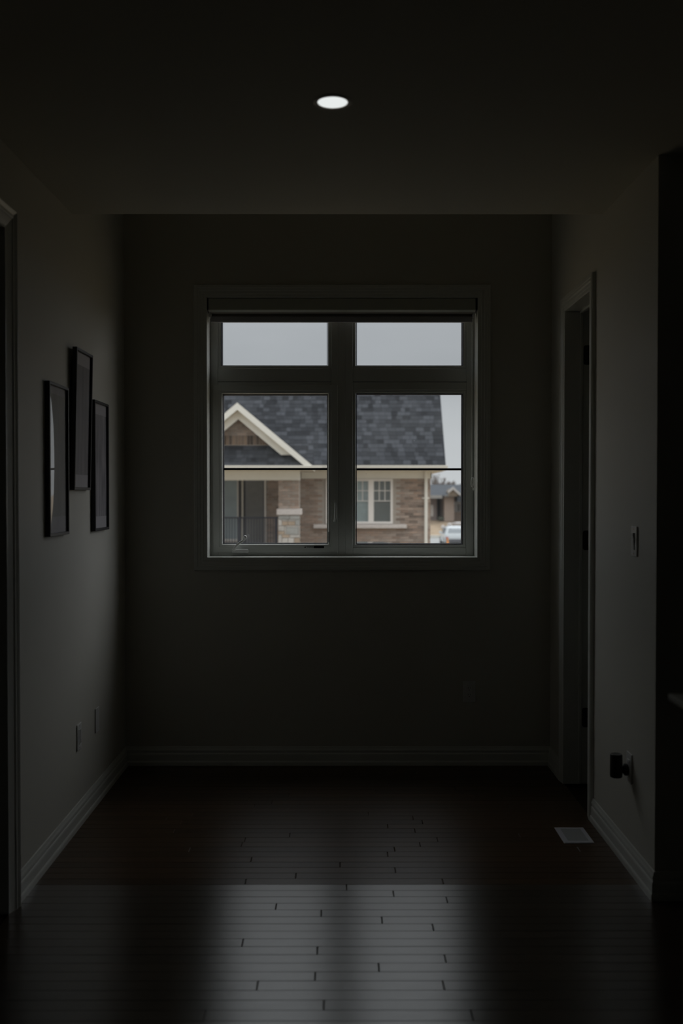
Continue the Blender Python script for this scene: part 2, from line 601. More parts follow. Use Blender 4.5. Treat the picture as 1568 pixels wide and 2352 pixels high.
# ------------------------------------------------------------------ window
w = empty('window_1', (0, YB + .13, WZ0), **STR)
YF = 5.62
def wp(mb, name, m, **kw):
    return rel(mb, w).build(name, m, w, **kw)
b = MB(); casing_y(b, WX0, WX1, WZ0, WZ1, YB, CP); wp(b, 'casing', m_trim)
b = MB()     # jamb liner
b.box(WX0 - .02, WX0, YB - .001, YB + WT, WZ0 - .02, WZ1 + .02); b.box(WX1, WX1 + .02, YB - .001, YB + WT, WZ0 - .02, WZ1 + .02)
b.box(WX0, WX1, YB - .001, YB + WT, WZ1, WZ1 + .02)
wp(b, 'jamb_liner', m_trim)
b = MB(); b.box(WX0, WX1, YB - .001, YB + WT, WZ0 - .02, WZ0)
wp(b, 'sill_board', m_trim)
# frame members
FB = .0005
def member(mb, x0, x1, z0, z1, y0=YF, y1=YF + .085):
    mb.bev(x0, x1, y0, y1, z0, z1, .0018)
LX0, LX1, RX0, RX1 = -.6862, -.0490, .0736, .7133   # light openings
T0, T1, B1, B0 = 2.2082, 2.530, 2.086, 1.1975       # transom bottom/top, lower light top/bottom
fr = MB()
member(fr, WX0 + FB, LX0, WZ0 + FB, WZ1 - FB)
member(fr, RX1, WX1 - FB, WZ0 + FB, WZ1 - FB)
member(fr, LX1, -.0098, WZ0 + FB, WZ1 - FB)
member(fr, .0305, RX0, WZ0 + FB, WZ1 - FB)
for a, c in ((LX0, LX1), (RX0, RX1)):
    member(fr, a, c, T1, WZ1 - FB)
    member(fr, a, c, 2.134, T0)
    member(fr, a, c, B1, 2.131)
member(fr, RX0, RX1, WZ0 + FB, B0)
member(fr, LX0, LX1, WZ0 + FB, 1.176)
wp(fr, 'frame', m_vinyl)
mu = MB(); mu.bev(-.0098, .0305, YF + .0015, YF + .08, WZ0 + FB, WZ1 - FB, .001)
wp(mu, 'mullion', m_vinyl)
# glazing beads around fixed lights (sloped from frame face back to glass)
YG = 5.658
bead = [(0, .004), (.0, .030), (.010, .036), (.018, .036), (.018, .006), (.012, .004)]
def beads(x0, x1, z0, z1):
    mb = MB()
    mb.sweep([((x0, YF, z0), (1, 0, 1), (0, 1, 0)), ((x1, YF, z0), (-1, 0, 1), (0, 1, 0)),
              ((x1, YF, z1), (-1, 0, -1), (0, 1, 0)), ((x0, YF, z1), (1, 0, -1), (0, 1, 0))],
             [(0, .006), (.003, .004), (.013, .0055), (.0165, .009), (.0175, .036), (0, .036)], closed=True)
    return mb
for x0, x1, z0, z1 in ((LX0, LX1, T0, T1), (RX0, RX1, T0, T1), (RX0, RX1, B0, B1)):
    wp(beads(x0, x1, z0, z1), 'glazing_bead', m_vinyl)
# casement sash on the lower left
sx0, sx1, sz0, sz1 = -.714, -.012, 1.170, 2.115
gx0, gx1, gz0, gz1 = -.6596, -.0689, 1.2195, 2.0639
sa = MB()
def ring_y(mb, o, i, y0, y1, bevel=.004):
    (a0, a1, c0, c1), (p0, p1, q0, q1) = o, i
    mb.sweep([((p0, y0, q0), (-1 * (p0 - a0), 0, -1 * (q0 - c0)), (0, 1, 0)), ((p1, y0, q0), ((a1 - p1), 0, -(q0 - c0)), (0, 1, 0)),
              ((p1, y0, q1), ((a1 - p1), 0, (c1 - q1)), (0, 1, 0)), ((p0, y0, q1), (-(p0 - a0), 0, (c1 - q1)), (0, 1, 0))],
             [(0, .018), (.06, .006), (.10, .003), (.36, .002), (.38, 0), (.95, 0), (1, .002), (1, y1 - y0), (0, y1 - y0)], closed=True)
ring_y(sa, (sx0, sx1, sz0, sz1), (gx0, gx1, gz0, gz1), YF - .006, YF + .055)
wp(sa, 'sash', m_vinyl)
# glass, gaskets, muntin bars
lights = [(-.6663, -.0690, T0 + .016, T1 - .01), (.0935, .6935, T0 + .016, T1 - .01), (gx0, gx1, gz0, gz1), (.0935, .6935, 1.2165, 2.067)]
for i, (x0, x1, z0, z1) in enumerate(lights):
    g = MB(); g.add([(x0 - .003, YG, z0 - .003), (x1 + .003, YG, z0 - .003), (x1 + .003, YG, z1 + .003), (x0 - .003, YG, z1 + .003)], [(0, 1, 2, 3)])
    wp(g, 'pane', m_glass)
    g = MB()
    t = .0038
    for (a, c, d, e) in ((x0, x0 + t, z0, z1), (x1 - t, x1, z0, z1), (x0 + t, x1 - t, z0, z0 + t), (x0 + t, x1 - t, z1 - t, z1)):
        g.box(a, c, YG + .001, YG + .014, d, e)
    q = .0022      # inner seal between bead and glass
    for (a, c, d, e) in ((x0, x0 + q, z0, z1), (x1 - q, x1, z0, z1), (x0 + q, x1 - q, z0, z0 + q), (x0 + q, x1 - q, z1 - q, z1)):
        g.box(a, c, YF + .009, YG - .0005, d, e)
    wp(g, 'gasket', m_gasket)
    if i >= 2:
        g = MB(); zc = 1.5 + .1425 - (.0 if i == 2 else .0015)
        g.bev(x0 + t, x1 - t, YG + .001, YG + .013, zc - .0062, zc + .0062, .001)
        wp(g, 'muntin_bar', m_muntin)
# crank handle
cx, cz = -.566, 1.1795
hd = MB()
hd.bev(cx - .040, cx + .052, YF - .030, YF - .0055, cz - .010, cz + .010, .004, 2)
hnd = wp(hd, 'crank_housing', m_plate, smooth=True)
hd = MB()
hd.tube([(cx - .030, YF - .032, cz + .002), (cx - .022, YF - .040, cz + .020), (cx - .004, YF - .045, cz + .042),
         (cx + .018, YF - .045, cz + .056), (cx + .028, YF - .043, cz + .064)], [.0085, .0075, .0065, .006, .006], 12)
hd.tube([(cx + .026, YF - .043, cz + .058), (cx + .032, YF - .050, cz + .070), (cx + .038, YF - .056, cz + .083), (cx + .040, YF - .057, cz + .088)],
        [.006, .0085, .0098, .0070], 12)
wp(hd, 'crank_handle', m_plate, smooth=True)
# sash lock
lk = MB()
lk.bev(-.033, -.018, YF - .014, YF - .0055, 1.345, 1.465, .003, 2)
lk.tube([(-.024, YF - .016, 1.452), (-.023, YF - .022, 1.43), (-.0245, YF - .024, 1.37), (-.030, YF - .020, 1.345)], [.0045, .006, .0065, .005], 10)
wp(lk, 'sash_lock', m_vinyl, smooth=True)
# warning print on the sash rail
def text_mesh(body, size, loc, name, m, parent, rot=(R(90), 0, 0), sx=1):
    cu = bpy.data.curves.new(name, 'FONT'); cu.body = body; cu.size = size; cu.extrude = .0002
    cu.offset = size * .02
    tmp = bpy.data.objects.new('tmp_text', cu); C.objects.link(tmp)
    dg = bpy.context.evaluated_depsgraph_get()
    me = bpy.data.meshes.new_from_object(tmp.evaluated_get(dg))
    bpy.data.objects.remove(tmp)
    me.materials.clear(); me.materials.append(m)
    o = bpy.data.objects.new(name, me); C.objects.link(o)
    o.parent = parent
    o.location = Vector(loc) - parent.location
    o.rotation_euler = rot; o.scale = (sx, 1, 1)
    return o
m_ink = mat('black_ink', (.006, .006, .006), .6, .3, noise=.02)
ys = YF - .0065
text_mesh('WARNING', .0118, (-.186, ys, 1.1975), 'warning_text', m_ink, w, sx=.78)
b = MB()
b.add([(-.2005, ys, 1.1975), (-.1905, ys, 1.1975), (-.1955, ys, 1.2065), (-.2005, ys + .0008, 1.1975), (-.1905, ys + .0008, 1.1975), (-.1955, ys + .0008, 1.2065)],
      [(0, 1, 2), (3, 5, 4), (0, 3, 4, 1), (1, 4, 5, 2), (2, 5, 3, 0)])
wp(b, 'warning_triangle', m_ink)
b = MB(); b.box(-.1455, -.0885, ys - .0002, ys + .001, 1.1955, 1.2075); wp(b, 'warning_sticker', m_ink)
b = MB(); b.box(-.0645, -.0600, ys + .0006, ys + .0085, 1.228, 1.288); wp(b, 'side_sticker', m_ink)

# ------------------------------------------------------------------ roller blind
rb = thing('roller_blind', 'rolled-up roller blind in a slim cassette across the top of the window', 'blind', (0, YB + .05, WZ1))
def bp_(mb, name, m, **kw):
    return rel(mb, rb).build(name, m, rb, **kw)
b = MB()
b.prism([(YB - .004, WZ1 - .003), (YB + .085, WZ1 - .003), (YB + .085, WZ1 - .075), (YB + .079, WZ1 - .075), (YB + .079, WZ1 - .010), (YB + .004, WZ1 - .010),
         (YB + .004, WZ1 - .064), (YB + .016, WZ1 - .072), (YB + .012, WZ1 - .076), (YB - .004, WZ1 - .066)], 'x', WX0 + .008, WX1 - .012)
bp_(b, 'cassette', m_valance)
for x0, x1 in ((WX0 + .001, WX0 + .008), (WX1 - .012, WX1 - .001)):
    b = MB(); b.bev(x0, x1, YB - .006, YB + .088, WZ1 - .068, WZ1 - .001, .004); bp_(b, 'end_cap_shadow', m_black)  # black ends paint in the shadow gap beside the cassette
for x0, x1 in ((WX0 + .006, WX0 + .014), (WX1 - .020, WX1 - .012)):
    b = MB(); b.bev(x0, x1, YB + .03, YB + .08, WZ1 - .100, WZ1 - .064, .006, 2); bp_(b, 'bracket', m_plate)
b = MB()
b.tube([(WX0 + .015, YB + .048, WZ1 - .052), (WX1 - .021, YB + .048, WZ1 - .052)], .026, 24)
b.box(WX0 + .0165, WX1 - .0205, YB + .0728, YB + .0738, WZ1 - .092, WZ1 - .052)
bp_(b, 'fabric_roll', m_fabric, smooth=True)
b = MB(); b.bev(-.7165, .7375, YB + .063, YB + .083, 2.4563, 2.4895, .004, 2)
bp_(b, 'hem_bar', m_hem)
# bead chain: two strands of little balls
b = MB()
def ball(mb, c, r, n=6):
    bm = bmesh.new(); bmesh.ops.create_icosphere(bm, subdivisions=1, radius=r)
    mb.bm(bm, Matrix.Translation(c))
z = 2.50
while z > 1.585:
    ball(b, (.7375, YB + .076, z), .0024); ball(b, (.7470, YB + .040, z + .002), .0024)
    z -= .0052
b.tube([(.7375, YB + .076, 2.50), (.7375, YB + .076, 1.585)], .0006, 5)
b.tube([(.7470, YB + .040, 2.50), (.7470, YB + .040, 1.585)], .0006, 5)
for i in range(9):
    a = math.pi * i / 8
    ball(b, (.7428 - .0043 * math.cos(a), YB + .063 + .023 * math.cos(a), 1.585 - .03 * math.sin(a)), .0021)
bp_(b, 'bead_chain', m_chain)
b = MB()
pts = []
for i in range(21):
    a = 2 * math.pi * i / 20
    pts.append((.7400 + .0075 * math.sin(a) + .0015 * math.cos(a), YB + .060, 1.567 + .026 * math.cos(a)))
b.tube(pts, .0026, 8, caps=False)
ball(b, (.7440, YB + .060, 1.527), .0060)
b.tube([(.7425, YB + .060, 1.543), (.744, YB + .060, 1.527)], .0025, 6)
bp_(b, 'chain_connector', m_chain, smooth=True)

# ------------------------------------------------------------------ recessed ceiling light
cl = thing('ceiling_light', 'small round recessed light glowing white in the hall ceiling', 'light', (-.0225, 3.171, ZC))
b = MB()
b.lathe([(.047, 0.0), (.0485, -.0025), (.053, -.004), (.060, -.0035), (.0645, -.001), (.0645, 0.0)], n=48, caps=False)
b.build('trim_ring', mat('lamp_trim', (.62, .58, .5), .5, .4, noise=.01), cl, smooth=True)
b = MB(); b.lathe([(.0475, -.0006), (.0465, -.0016), (.03, -.0024), (.0001, -.0026)], n=48, caps=False)
b.build('lens', m_lens, cl, smooth=True)

# ------------------------------------------------------------------ pictures on the left wall
def art_mat(name, seed, bands, top, bot, c1, c2):
    """grey photographic print with paper border"""
    m = bpy.data.materials.new(name)
    m.use_nodes = True
    t = m.node_tree
    bs = t.nodes['Principled BSDF']
    bs.inputs['Roughness'].default_value = .6
    tcn = N('ShaderNodeTexCoord', t)
    sx = N('ShaderNodeSeparateXYZ', t)
    t.links.new(tcn.outputs['Object'], sx.inputs[0])
    mpn = N('ShaderNodeMapping', t)
    mpn.inputs['Scale'].default_value = bands
    mpn.inputs['Location'].default_value = (0, seed, seed * 1.7)
    t.links.new(tcn.outputs['Object'], mpn.inputs[0])
    n = N('ShaderNodeTexNoise', t)
    n.inputs['Scale'].default_value = 1.0
    n.inputs['Detail'].default_value = 3
    t.links.new(mpn.outputs[0], n.inputs['Vector'])
    r = N('ShaderNodeValToRGB', t)
    r.color_ramp.elements[0].position = .35; r.color_ramp.elements[0].color = (*c1, 1)
    r.color_ramp.elements[1].position = .65; r.color_ramp.elements[1].color = (*c2, 1)
    t.links.new(n.outputs['Fac'], r.inputs[0])
    def step(th, op):
        q = N('ShaderNodeMath', t, operation=op); q.inputs[1].default_value = th
        t.links.new(sx.outputs['Z'], q.inputs[0]); return q.outputs[0]
    a = step(top, 'GREATER_THAN'); c = step(bot, 'LESS_THAN')
    s = N('ShaderNodeMath', t, operation='ADD', use_clamp=True)
    t.links.new(a, s.inputs[0]); t.links.new(c, s.inputs[1])
    mm = N('ShaderNodeMix', t, data_type='RGBA')
    t.links.new(s.outputs[0], mm.inputs['Factor'])
    t.links.new(r.outputs[0], mm.inputs['A'])
    mm.inputs['B'].default_value = (.66, .64, .68, 1)
    t.links.new(mm.outputs['Result'], bs.inputs['Base Color'])
    return m
FW, FH, FT = .285, .628, .020
pics = [
    (3.965 + .04, 1.328, 0.0, 'black framed pale grey print nearest the camera on the left wall, window mirrored in it',
     art_mat('grey_print', 1.3, (1, 5, 2.2), .27, -.235, (.46, .455, .46), (.58, .58, .57))),
    (4.335 + .04, 1.519, R(1.25), 'black framed darker print hung highest, in the middle of the three on the left wall',
     art_mat('dark_print', 4.1, (1, 22, 2.0), .245, -.245, (.27, .26, .29), (.40, .385, .42))),
    (4.705 + .04, 1.323, 0.0, 'black framed print with dark upright shapes, farthest of the three, nearest the window corner',
     art_mat('column_print', 7.7, (1, 26, 5), .25, -.245, (.24, .23, .265), (.52, .50, .54))),
]
for i, (ya, za, lean, lab, am) in enumerate(pics):
    p = thing('picture_frame', lab, 'picture', (XL + .0015, ya + FW / 2, za), (0, lean, 0), 'framed prints on the left wall')
    h = FH / 2
    bow = (.0027, .0020, .0008)[i]
    # local: x out of wall, y along wall, z up (0 = bottom)
    b = MB()
    y0, y1, z0, z1 = -FW / 2, FW / 2, 0, FH
    b.sweep([((0, y0, z0), (0, 1, 1), (1, 0, 0)), ((0, y1, z0), (0, -1, 1), (1, 0, 0)), ((0, y1, z1), (0, -1, -1), (1, 0, 0)), ((0, y0, z1), (0, 1, -1), (1, 0, 0))],
            [(0, 0), (0, FT - .0015), (.0015, FT), (.011, FT), (.0125, FT - .0015), (.0125, .004), (.010, 0)], closed=True)
    b.build('frame', m_frame, p)
    pr = MB(); pr.add([(.0095, y0 + .012, -h + .012), (.0095, y1 - .012, -h + .012), (.0095, y1 - .012, h - .012), (.0095, y0 + .012, h - .012),
                       (.002, y0 + .012, -h + .012), (.002, y1 - .012, -h + .012), (.002, y1 - .012, h - .012), (.002, y0 + .012, h - .012)],
                      [(0, 1, 2, 3), (7, 6, 5, 4), (0, 4, 5, 1), (1, 5, 6, 2), (2, 6, 7, 3), (3, 7, 4, 0)])
    pr.build('print', am, p, loc=(0, 0, h))
    g = MB(); nu, nv = 14, 24      # thin acrylic sheet, bowed slightly outwards
    vs, fs = [], []
    for iu in range(nu + 1):
        for iv in range(nv + 1):
            u = -1 + 2 * iu / nu; v = -1 + 2 * iv / nv
            vs.append((.0125 + bow * (1 - u * u) * (1 - .75 * v * v), u * (FW / 2 - .0122), FH / 2 + v * (FH / 2 - .0122)))
    for iu in range(nu):
        for iv in range(nv):
            a = iu * (nv + 1) + iv
            fs.append((a, a + nv + 1, a + nv + 2, a + 1))
    g.add(vs, fs)
    g.build('glass', m_pglass, p, smooth=True)

# ------------------------------------------------------------------ wall plates
def plate(label, cat, loc, rotz, name='wall_outlet', kind='outlet', group=None):
    """local: plate in xz, facing -y"""
    t = thing(name, label, cat, loc, (0, 0, rotz), group)
    b = MB(); b.bev(-.035, .035, -.0062, 0, -.059, .059, .0022, 2)
    b.build('cover_plate', m_plate, t)
    if kind == 'outlet':
        b = MB(); b.bev(-.0165, .0165, -.0078, -.004, -.0335, .0335, .0012)
        r = b.build('receptacle', m_plate, t)
        for zc in (.017, -.019):
            for xc, ww, hh in ((-.0062, .0022, .0085), (.0062, .0022, .007)):
                s = MB(); s.box(xc - ww / 2, xc + ww / 2, -.0080, -.0074, zc - hh / 2 + .003, zc + hh / 2 + .003); s.build('slot', m_black, r)
            s = MB(); s.lathe([(.0024, 0), (.0024, .0005)], Matrix.Translation((0, -.0075, zc - .008)) @ Matrix.Rotation(R(90), 4, 'X'), 12)
            s.build('slot', m_black, r)
    elif kind == 'recess':
        b = MB(); b.sweep([((-.0165, -.0085, -.0335), (1, 0, 1), (0, 1, 0)), ((.0165, -.0085, -.0335), (-1, 0, 1), (0, 1, 0)),
                           ((.0165, -.0085, .0335), (-1, 0, -1), (0, 1, 0)), ((-.0165, -.0085, .0335), (1, 0, -1), (0, 1, 0))],
                          [(0, 0), (.003, 0), (.004, .003), (0, .003)], closed=True)
        b.build('insert', m_plate, t)
    for zc in (.0485, -.0485):
        s = MB(); s.lathe([(.003, 0), (.0026, .001)], Matrix.Translation((0, -.0060, zc)) @ Matrix.Rotation(R(90), 4, 'X'), 12)
        s.build('screw', m_brass if kind == 'recess' else m_plate, t)
    return t
plate('white power outlet low on the wall under the right side of the window', 'outlet', (.7155, YB, .409), 0)
plate('white wall plate low on the left wall, the nearer of the two', 'outlet', (XL, 4.500, .4005), R(90), kind='recess')
plate('blank white wall plate low on the left wall, the one nearer the window corner', 'wall plate', (XL, 4.836, .4005), R(90), kind='blank', name='blank_wall_plate')
o2 = plate('white power outlet low on the right wall with a black device plugged in', 'outlet', (XR, 3.975, .4035), R(-90))
# rocker switch
sw = thing('light_switch', 'white light switch at hand height on the right wall near its corner', 'switch', (XR, 3.922, 1.314), (0, 0, R(-90)))
b = MB(); b.bev(-.037, .037, -.0068, 0, -.0592, .0592, .0024, 2); b.build('cover_plate', m_plate, sw)
b = MB()
b.prism([(-.0065, -.033), (-.0085, -.033), (-.0130, .030), (-.0130, .033), (-.0065, .033)], 'x', -.0165, .0100)
b.build('rocker', m_plate, sw)
b = MB(); b.bev(.0118, .0165, -.0082, -.005, -.033, .033, .0008); b.build('dimmer_track', mat('dark_slot', (.05, .05, .05), .5, noise=.02), sw)
b = MB(); b.bev(.0108, .0175, -.0125, -.0078, .004, .014, .0012); b.build('dimmer_knob', m_plate, sw)
for zc in (.0485, -.0485):
    s = MB(); s.lathe([(.0032, 0), (.0028, .001)], Matrix.Translation((0, -.0066, zc)) @ Matrix.Rotation(R(90), 4, 'X'), 12)
    s.build('screw', m_brass, sw)
# black plug-in cylinder
pd = thing('plug_in_device', 'small black upright cylinder plugged into the right wall outlet', 'plug-in device', (1.112, 3.985, .3615))
b = MB()
b.lathe([(.0001, 0), (.0215, 0), (.0240, .002), (.0245, .005), (.0245, .089), (.0232, .0925), (.0215, .0935)], n=40, caps=False)
b.build('body', m_black, pd, smooth=True)
b = MB(); b.lathe([(.0215, .0935), (.0205, .0925), (.0001, .0922)], n=40, caps=False)
b.build('top_disc', mat('dark_grey_lid', (.05, .05, .048), .4, noise=.05), pd, smooth=True)
b = MB()
b.lathe([(.012, .020), (.015, .026), (.023, .032), (.0245, .037), (.0235, .0445)], Matrix.Translation((0, 0, .030)) @ Matrix.Rotation(R(90), 4, 'Y'), 24)
b.build('plug', m_black, pd, smooth=True)

# ------------------------------------------------------------------ floor register
fv = thing('floor_vent', 'white metal heating vent set in the floor by the right doorway', 'vent', (1.029, 4.3465, 0))
b = MB()
hx_, hy_ = .0655, .0995
b.sweep([((-hx_, -hy_, 0.0003), (1, 1, 0), (0, 0, 1)), ((hx_, -hy_, .0003), (-1, 1, 0), (0, 0, 1)), ((hx_, hy_, .0003), (-1, -1, 0), (0, 0, 1)), ((-hx_, hy_, .0003), (1, -1, 0), (0, 0, 1))],
        [(0, 0), (.001, .002), (.005, .004), (.021, .0045), (.022, .002), (.022, 0)], closed=True)
m_vent = mat('vent_enamel', (.62, .62, .66), .4, .5, noise=.02)
b.build('frame', m_vent, fv)
b = MB(); b.box(-.0435, .0435, -.0775, .0775, .0003, .0008)
b.build('damper', mat('vent_dark', (.10, .10, .10), .6, noise=.1), fv)
for i in range(14):
    b = MB(); yy = -.0715 + i * .011
    b.add([(-.0435, yy, .0010), (.0435, yy, .0010), (.0435, yy + .0085, .0034), (-.0435, yy + .0085, .0034),
           (-.0435, yy, .0020), (.0435, yy, .0020), (.0435, yy + .0085, .0044), (-.0435, yy + .0085, .0044)],
          [(0, 1, 2, 3), (7, 6, 5, 4), (0, 4, 5, 1), (1, 5, 6, 2), (2, 6, 7, 3), (3, 7, 4, 0)])
    b.build('louver', mat('vent_louver', (.45, .46, .46), .5, noise=.02), fv)

# ------------------------------------------------------------------ knee wall by the stairs
kw = thing('knee_wall', 'half-height stair wall with a white cap at the right edge of the hall', 'half wall', (.905, 1.0, 0))
b = MB(); b.box(.852, .958, -1.2, 2.447, .002, .9775); rel(b, kw).build('wall_panel', mat('stair_paint', (.40, .38, .34), .7, .3, noise=.02), kw)
b = MB(); b.bev(.8225, .9875, -1.2, 2.488, .984, 1.000, .004, 2); b.bev(.838, .972, -1.2, 2.466, .974, .9845, .003)
rel(b, kw).build('cap', m_trim, kw)

# =================================================================== OUTSIDE
def hx(px, Y): return (px - 780) * Y / 2287.
def hz(py, Y): return 1.5 - (py - 1135) * Y / 2287.
GZ = -1.25
m_brick = mat('brown_brick', (.37, .265, .205), .9, .2, vary=.20, col2=(.39, .32, .27), noise=.12, nscale=14)
m_brick_i = mat('brown_brick_field', (.37, .265, .205), .9, .2, vary=.20, col2=(.39, .32, .27), noise=.12, nscale=14, island=True)
m_brick_d = mat('dark_brick', (.24, .185, .15), .9, .2, vary=.2, noise=.1)
m_mortar = mat('mortar', (.42, .37, .32), .95, .1, noise=.1, nscale=20)
m_shing = mat('shingle', (.058, .061, .068), .95, .15, vary=.50, noise=.25, nscale=30)
m_shing_i = mat('shingle_field', (.058, .061, .068), .95, .15, vary=.50, noise=.25, nscale=30, island=True)
m_roofb = mat('roof_felt', (.04, .042, .05), .95, .1, noise=.1)
m_cream = mat('cream_trim', (.84, .81, .73), .55, .4, noise=.03)
m_soff = mat('soffit', (.72, .68, .60), .7, .3, noise=.03)
m_stone_cap = mat('stone_cap', (.66, .60, .56), .9, .2, noise=.1, nscale=20)
m_rail = mat('black_rail', (.018, .02, .03), .5, .4, noise=.05)
m_oglass = mat('house_glass', (.055, .065, .072), .08, .6, noise=.1)
m_wframe = mat('house_window_frame', (.84, .79, .74), .5, .4, noise=.03)

H = thing('brick_house', 'brown brick bungalow with dark shingle roof seen through the window', 'house', (-3.0, 28, GZ))
def hp(mb, name, m, **kw):
    return rel(mb, H).build(name, m, H, **kw)
HX0, HX1, HYW = -9.0, 2.365, 26.0
PX = -1.02                       # porch starts left of here
WN = (hx(748, 26), hx(902, 26), hz(1203, 26), hz(1100, 26))
b = MB()
wall_mb(b, 'x', PX, HX1, HYW, HYW + .25, GZ, 2.10, [WN])
b.box(HX0, PX, 26.6, 26.85, GZ, 2.10)
b.box(PX, PX + .25, HYW + .25, 26.6, GZ, 2.10)
b.box(HX0, HX0 + .25, 26.85, 33.6, GZ, 2.1); b.box(HX0, HX1, 33.35, 33.6, GZ, 2.1)
# right gable end
b.prism([(HYW + .25, GZ), (33.35, GZ), (33.35, 2.1), (27.3, 4.40), (26.45, 3.3), (HYW + .25, 2.1)], 'x', HX1 - .25, HX1)
hp(b, 'wall', m_mortar)
# bricks on the front wall: one object each where they show, the rest joined
bl, bh, bt = .215, .0575, .10
CH = .0682
bme = MB(); bme.box(-bl / 2, bl / 2, -.012, .02, -bh / 2, bh / 2)
bme = bme.build('brick', m_brick, H); brick_mesh = bme.data; bpy.data.objects.remove(bme)
hb = MB(); hb.box(-bl / 4 + .002, bl / 4 - .002, -.012, .02, -bh / 2, bh / 2)
hb = hb.build('brick', m_brick, H); half_mesh = hb.data; bpy.data.objects.remove(hb)
dark_mesh = brick_mesh.copy(); dark_mesh.materials.clear(); dark_mesh.materials.append(m_brick_d)
rest = MB()
cnt = 0
HL = H.location
row = 0
zz = 1.9 - CH / 2
while zz > GZ + .05:
    x = HX1 - bl / 2 - .002 - (0 if row % 2 else .1125)
    first = True
    if row % 2 == 0:
        xh = HX1 - bl / 4
        inst(half_mesh, 'brick', Vector((xh, HYW, zz)) - HL, H) if zz > .15 else rest.box(xh - bl / 4, xh + bl / 4, HYW - .012, HYW + .01, zz - bh / 2, zz + bh / 2)
        cnt += zz > .15
    while x > PX:
        inw = (WN[0] - .115 < x < WN[1] + .115) and (WN[2] - .12 < zz < WN[3] + .04)
        if not inw:
            show = zz > .19 and x > -.95 and cnt < 300
            if show:
                ppx = 780 + x * 2287 / 26
                dk = (900 < ppx < 921 and row % 3 == 0) or (936 < ppx < 950 and row % 3 == 1) or (938 < ppx < 975 and row % 4 == 2 and random.random() < .4)
                inst(dark_mesh if dk else brick_mesh, 'brick', Vector((x, HYW - random.uniform(0, .004), zz)) - HL, H)
                cnt += 1
            else:
                rest.box(x - bl / 2, x + bl / 2, HYW - .012, HYW + .01, zz - bh / 2, zz + bh / 2)
        x -= bl + .0105
    zz -= CH; row += 1
zz = 1.9
while zz > GZ + .05:       # dim bricks at the back of the porch
    x = PX - bl / 2 - (.11 if int(zz / CH) % 2 else 0)
    while x > HX0:
        if not (-4.6 < x < hx(613, 26.6)):
            rest.box(x - bl / 2, x + bl / 2, 26.588, 26.61, zz - bh / 2, zz + bh / 2)
        x -= bl + .0105
    zz -= CH
hp(rest, 'bricks', m_brick_i, kind='stuff')
# window sill
b = MB(); b.bev(hx(719, 25.9), hx(934, 25.9), 25.86, 26.02, hz(1213.5, 25.9), hz(1204.5, 25.9), .01); hp(b, 'window_sill', m_stone_cap)
b = MB(); b.box(hx(719, 25.9) + .3, hx(719, 25.9) + .31, 25.857, 25.862, hz(1213, 25.9), hz(1205, 25.9))
# triple window
hw = MB()
pan = [(755, 794), (806, 845.5), (858, 896.5)]
fz0, fz1 = WN[2] + .002, WN[3] - .002
xs = [748, 755, 794, 806, 845.5, 858, 896.5, 902]
for a, c in ((748.3, 755), (794, 806), (845.5, 858), (896.5, 901.7)):
    hw.box(hx(a, 26), hx(c, 26), 25.955, 26.08, fz0, fz1)
for a, c in pan:
    hw.box(hx(a, 26), hx(c, 26), 25.955, 26.08, hz(1105, 26), fz1)
    hw.box(hx(a, 26), hx(c, 26), 25.955, 26.08, fz0, hz(1198, 26))
wf = hp(hw, 'window_frame', m_wframe)
for i, (a, c) in enumerate(pan):
    g = MB(); g.box(hx(a, 26), hx(c, 26), 26.02, 26.03, hz(1198, 26), hz(1105, 26)); rel(g, H).build('pane', pane_mat('clear_pane'), wf)
    for f in (1 / 3, 2 / 3):
        g = MB(); xm = hx(a + (c - a) * f, 26); g.box(xm - .009, xm + .009, 26.0, 26.018, hz(1150, 26), hz(1105, 26)); rel(g, H).build('grille_bar', m_wframe, wf)
    for yy in (1127, 1150.5):
        g = MB(); g.box(hx(a, 26), hx(c, 26), 26.0, 26.018, hz(yy, 26) - .009, hz(yy, 26) + .009); rel(g, H).build('grille_bar', m_wframe, wf)
    g = MB()
    g.box(hx(a - 3, 26), hx(c + 3, 26), 26.075, 26.085, fz0, fz1)
    rel(g, H).build('blind_back', mat('blind_pale' if i < 2 else 'blind_dark', (.40, .46, .48) if i < 2 else (.17, .185, .19), .8, .2, noise=.1), wf)
    g = MB(); z = fz0 + .1
    while z < fz1 - .05:
        g.box(hx(a - 2, 26), hx(c + 2, 26), 26.045, 26.07, z, z + .006); z += .055
    rel(g, H).build('blind_slats', mat('slat_pale' if i < 2 else 'slat_dark', (.48, .53, .54) if i < 2 else (.21, .22, .22), .8, .2, noise=.1), wf, kind='stuff')

# main roof
EY, EZ, RY, RZ = 25.4, 2.25, 27.3, 4.78
sl = math.atan2(RZ - EZ, RY - EY)
RX1 = 2.69
b = MB()
b.prism([(EY, EZ), (RY, RZ), (34.0, 2.2), (34.0, 2.05), (RY, RZ - .18), (EY + .02, EZ - .12)], 'x', HX0 - .3, RX1)
hp(b, 'roof', m_roofb)
b = MB()       # rake boards on the right end
b.prism([(EY + .02, EZ - .14), (RY, RZ - .17), (34.0, 2.05), (34.0, 2.17), (RY, RZ - .01), (EY + .02, EZ - .01)], 'x', RX1, RX1 + .015)
hp(b, 'rake_board', m_roofb)
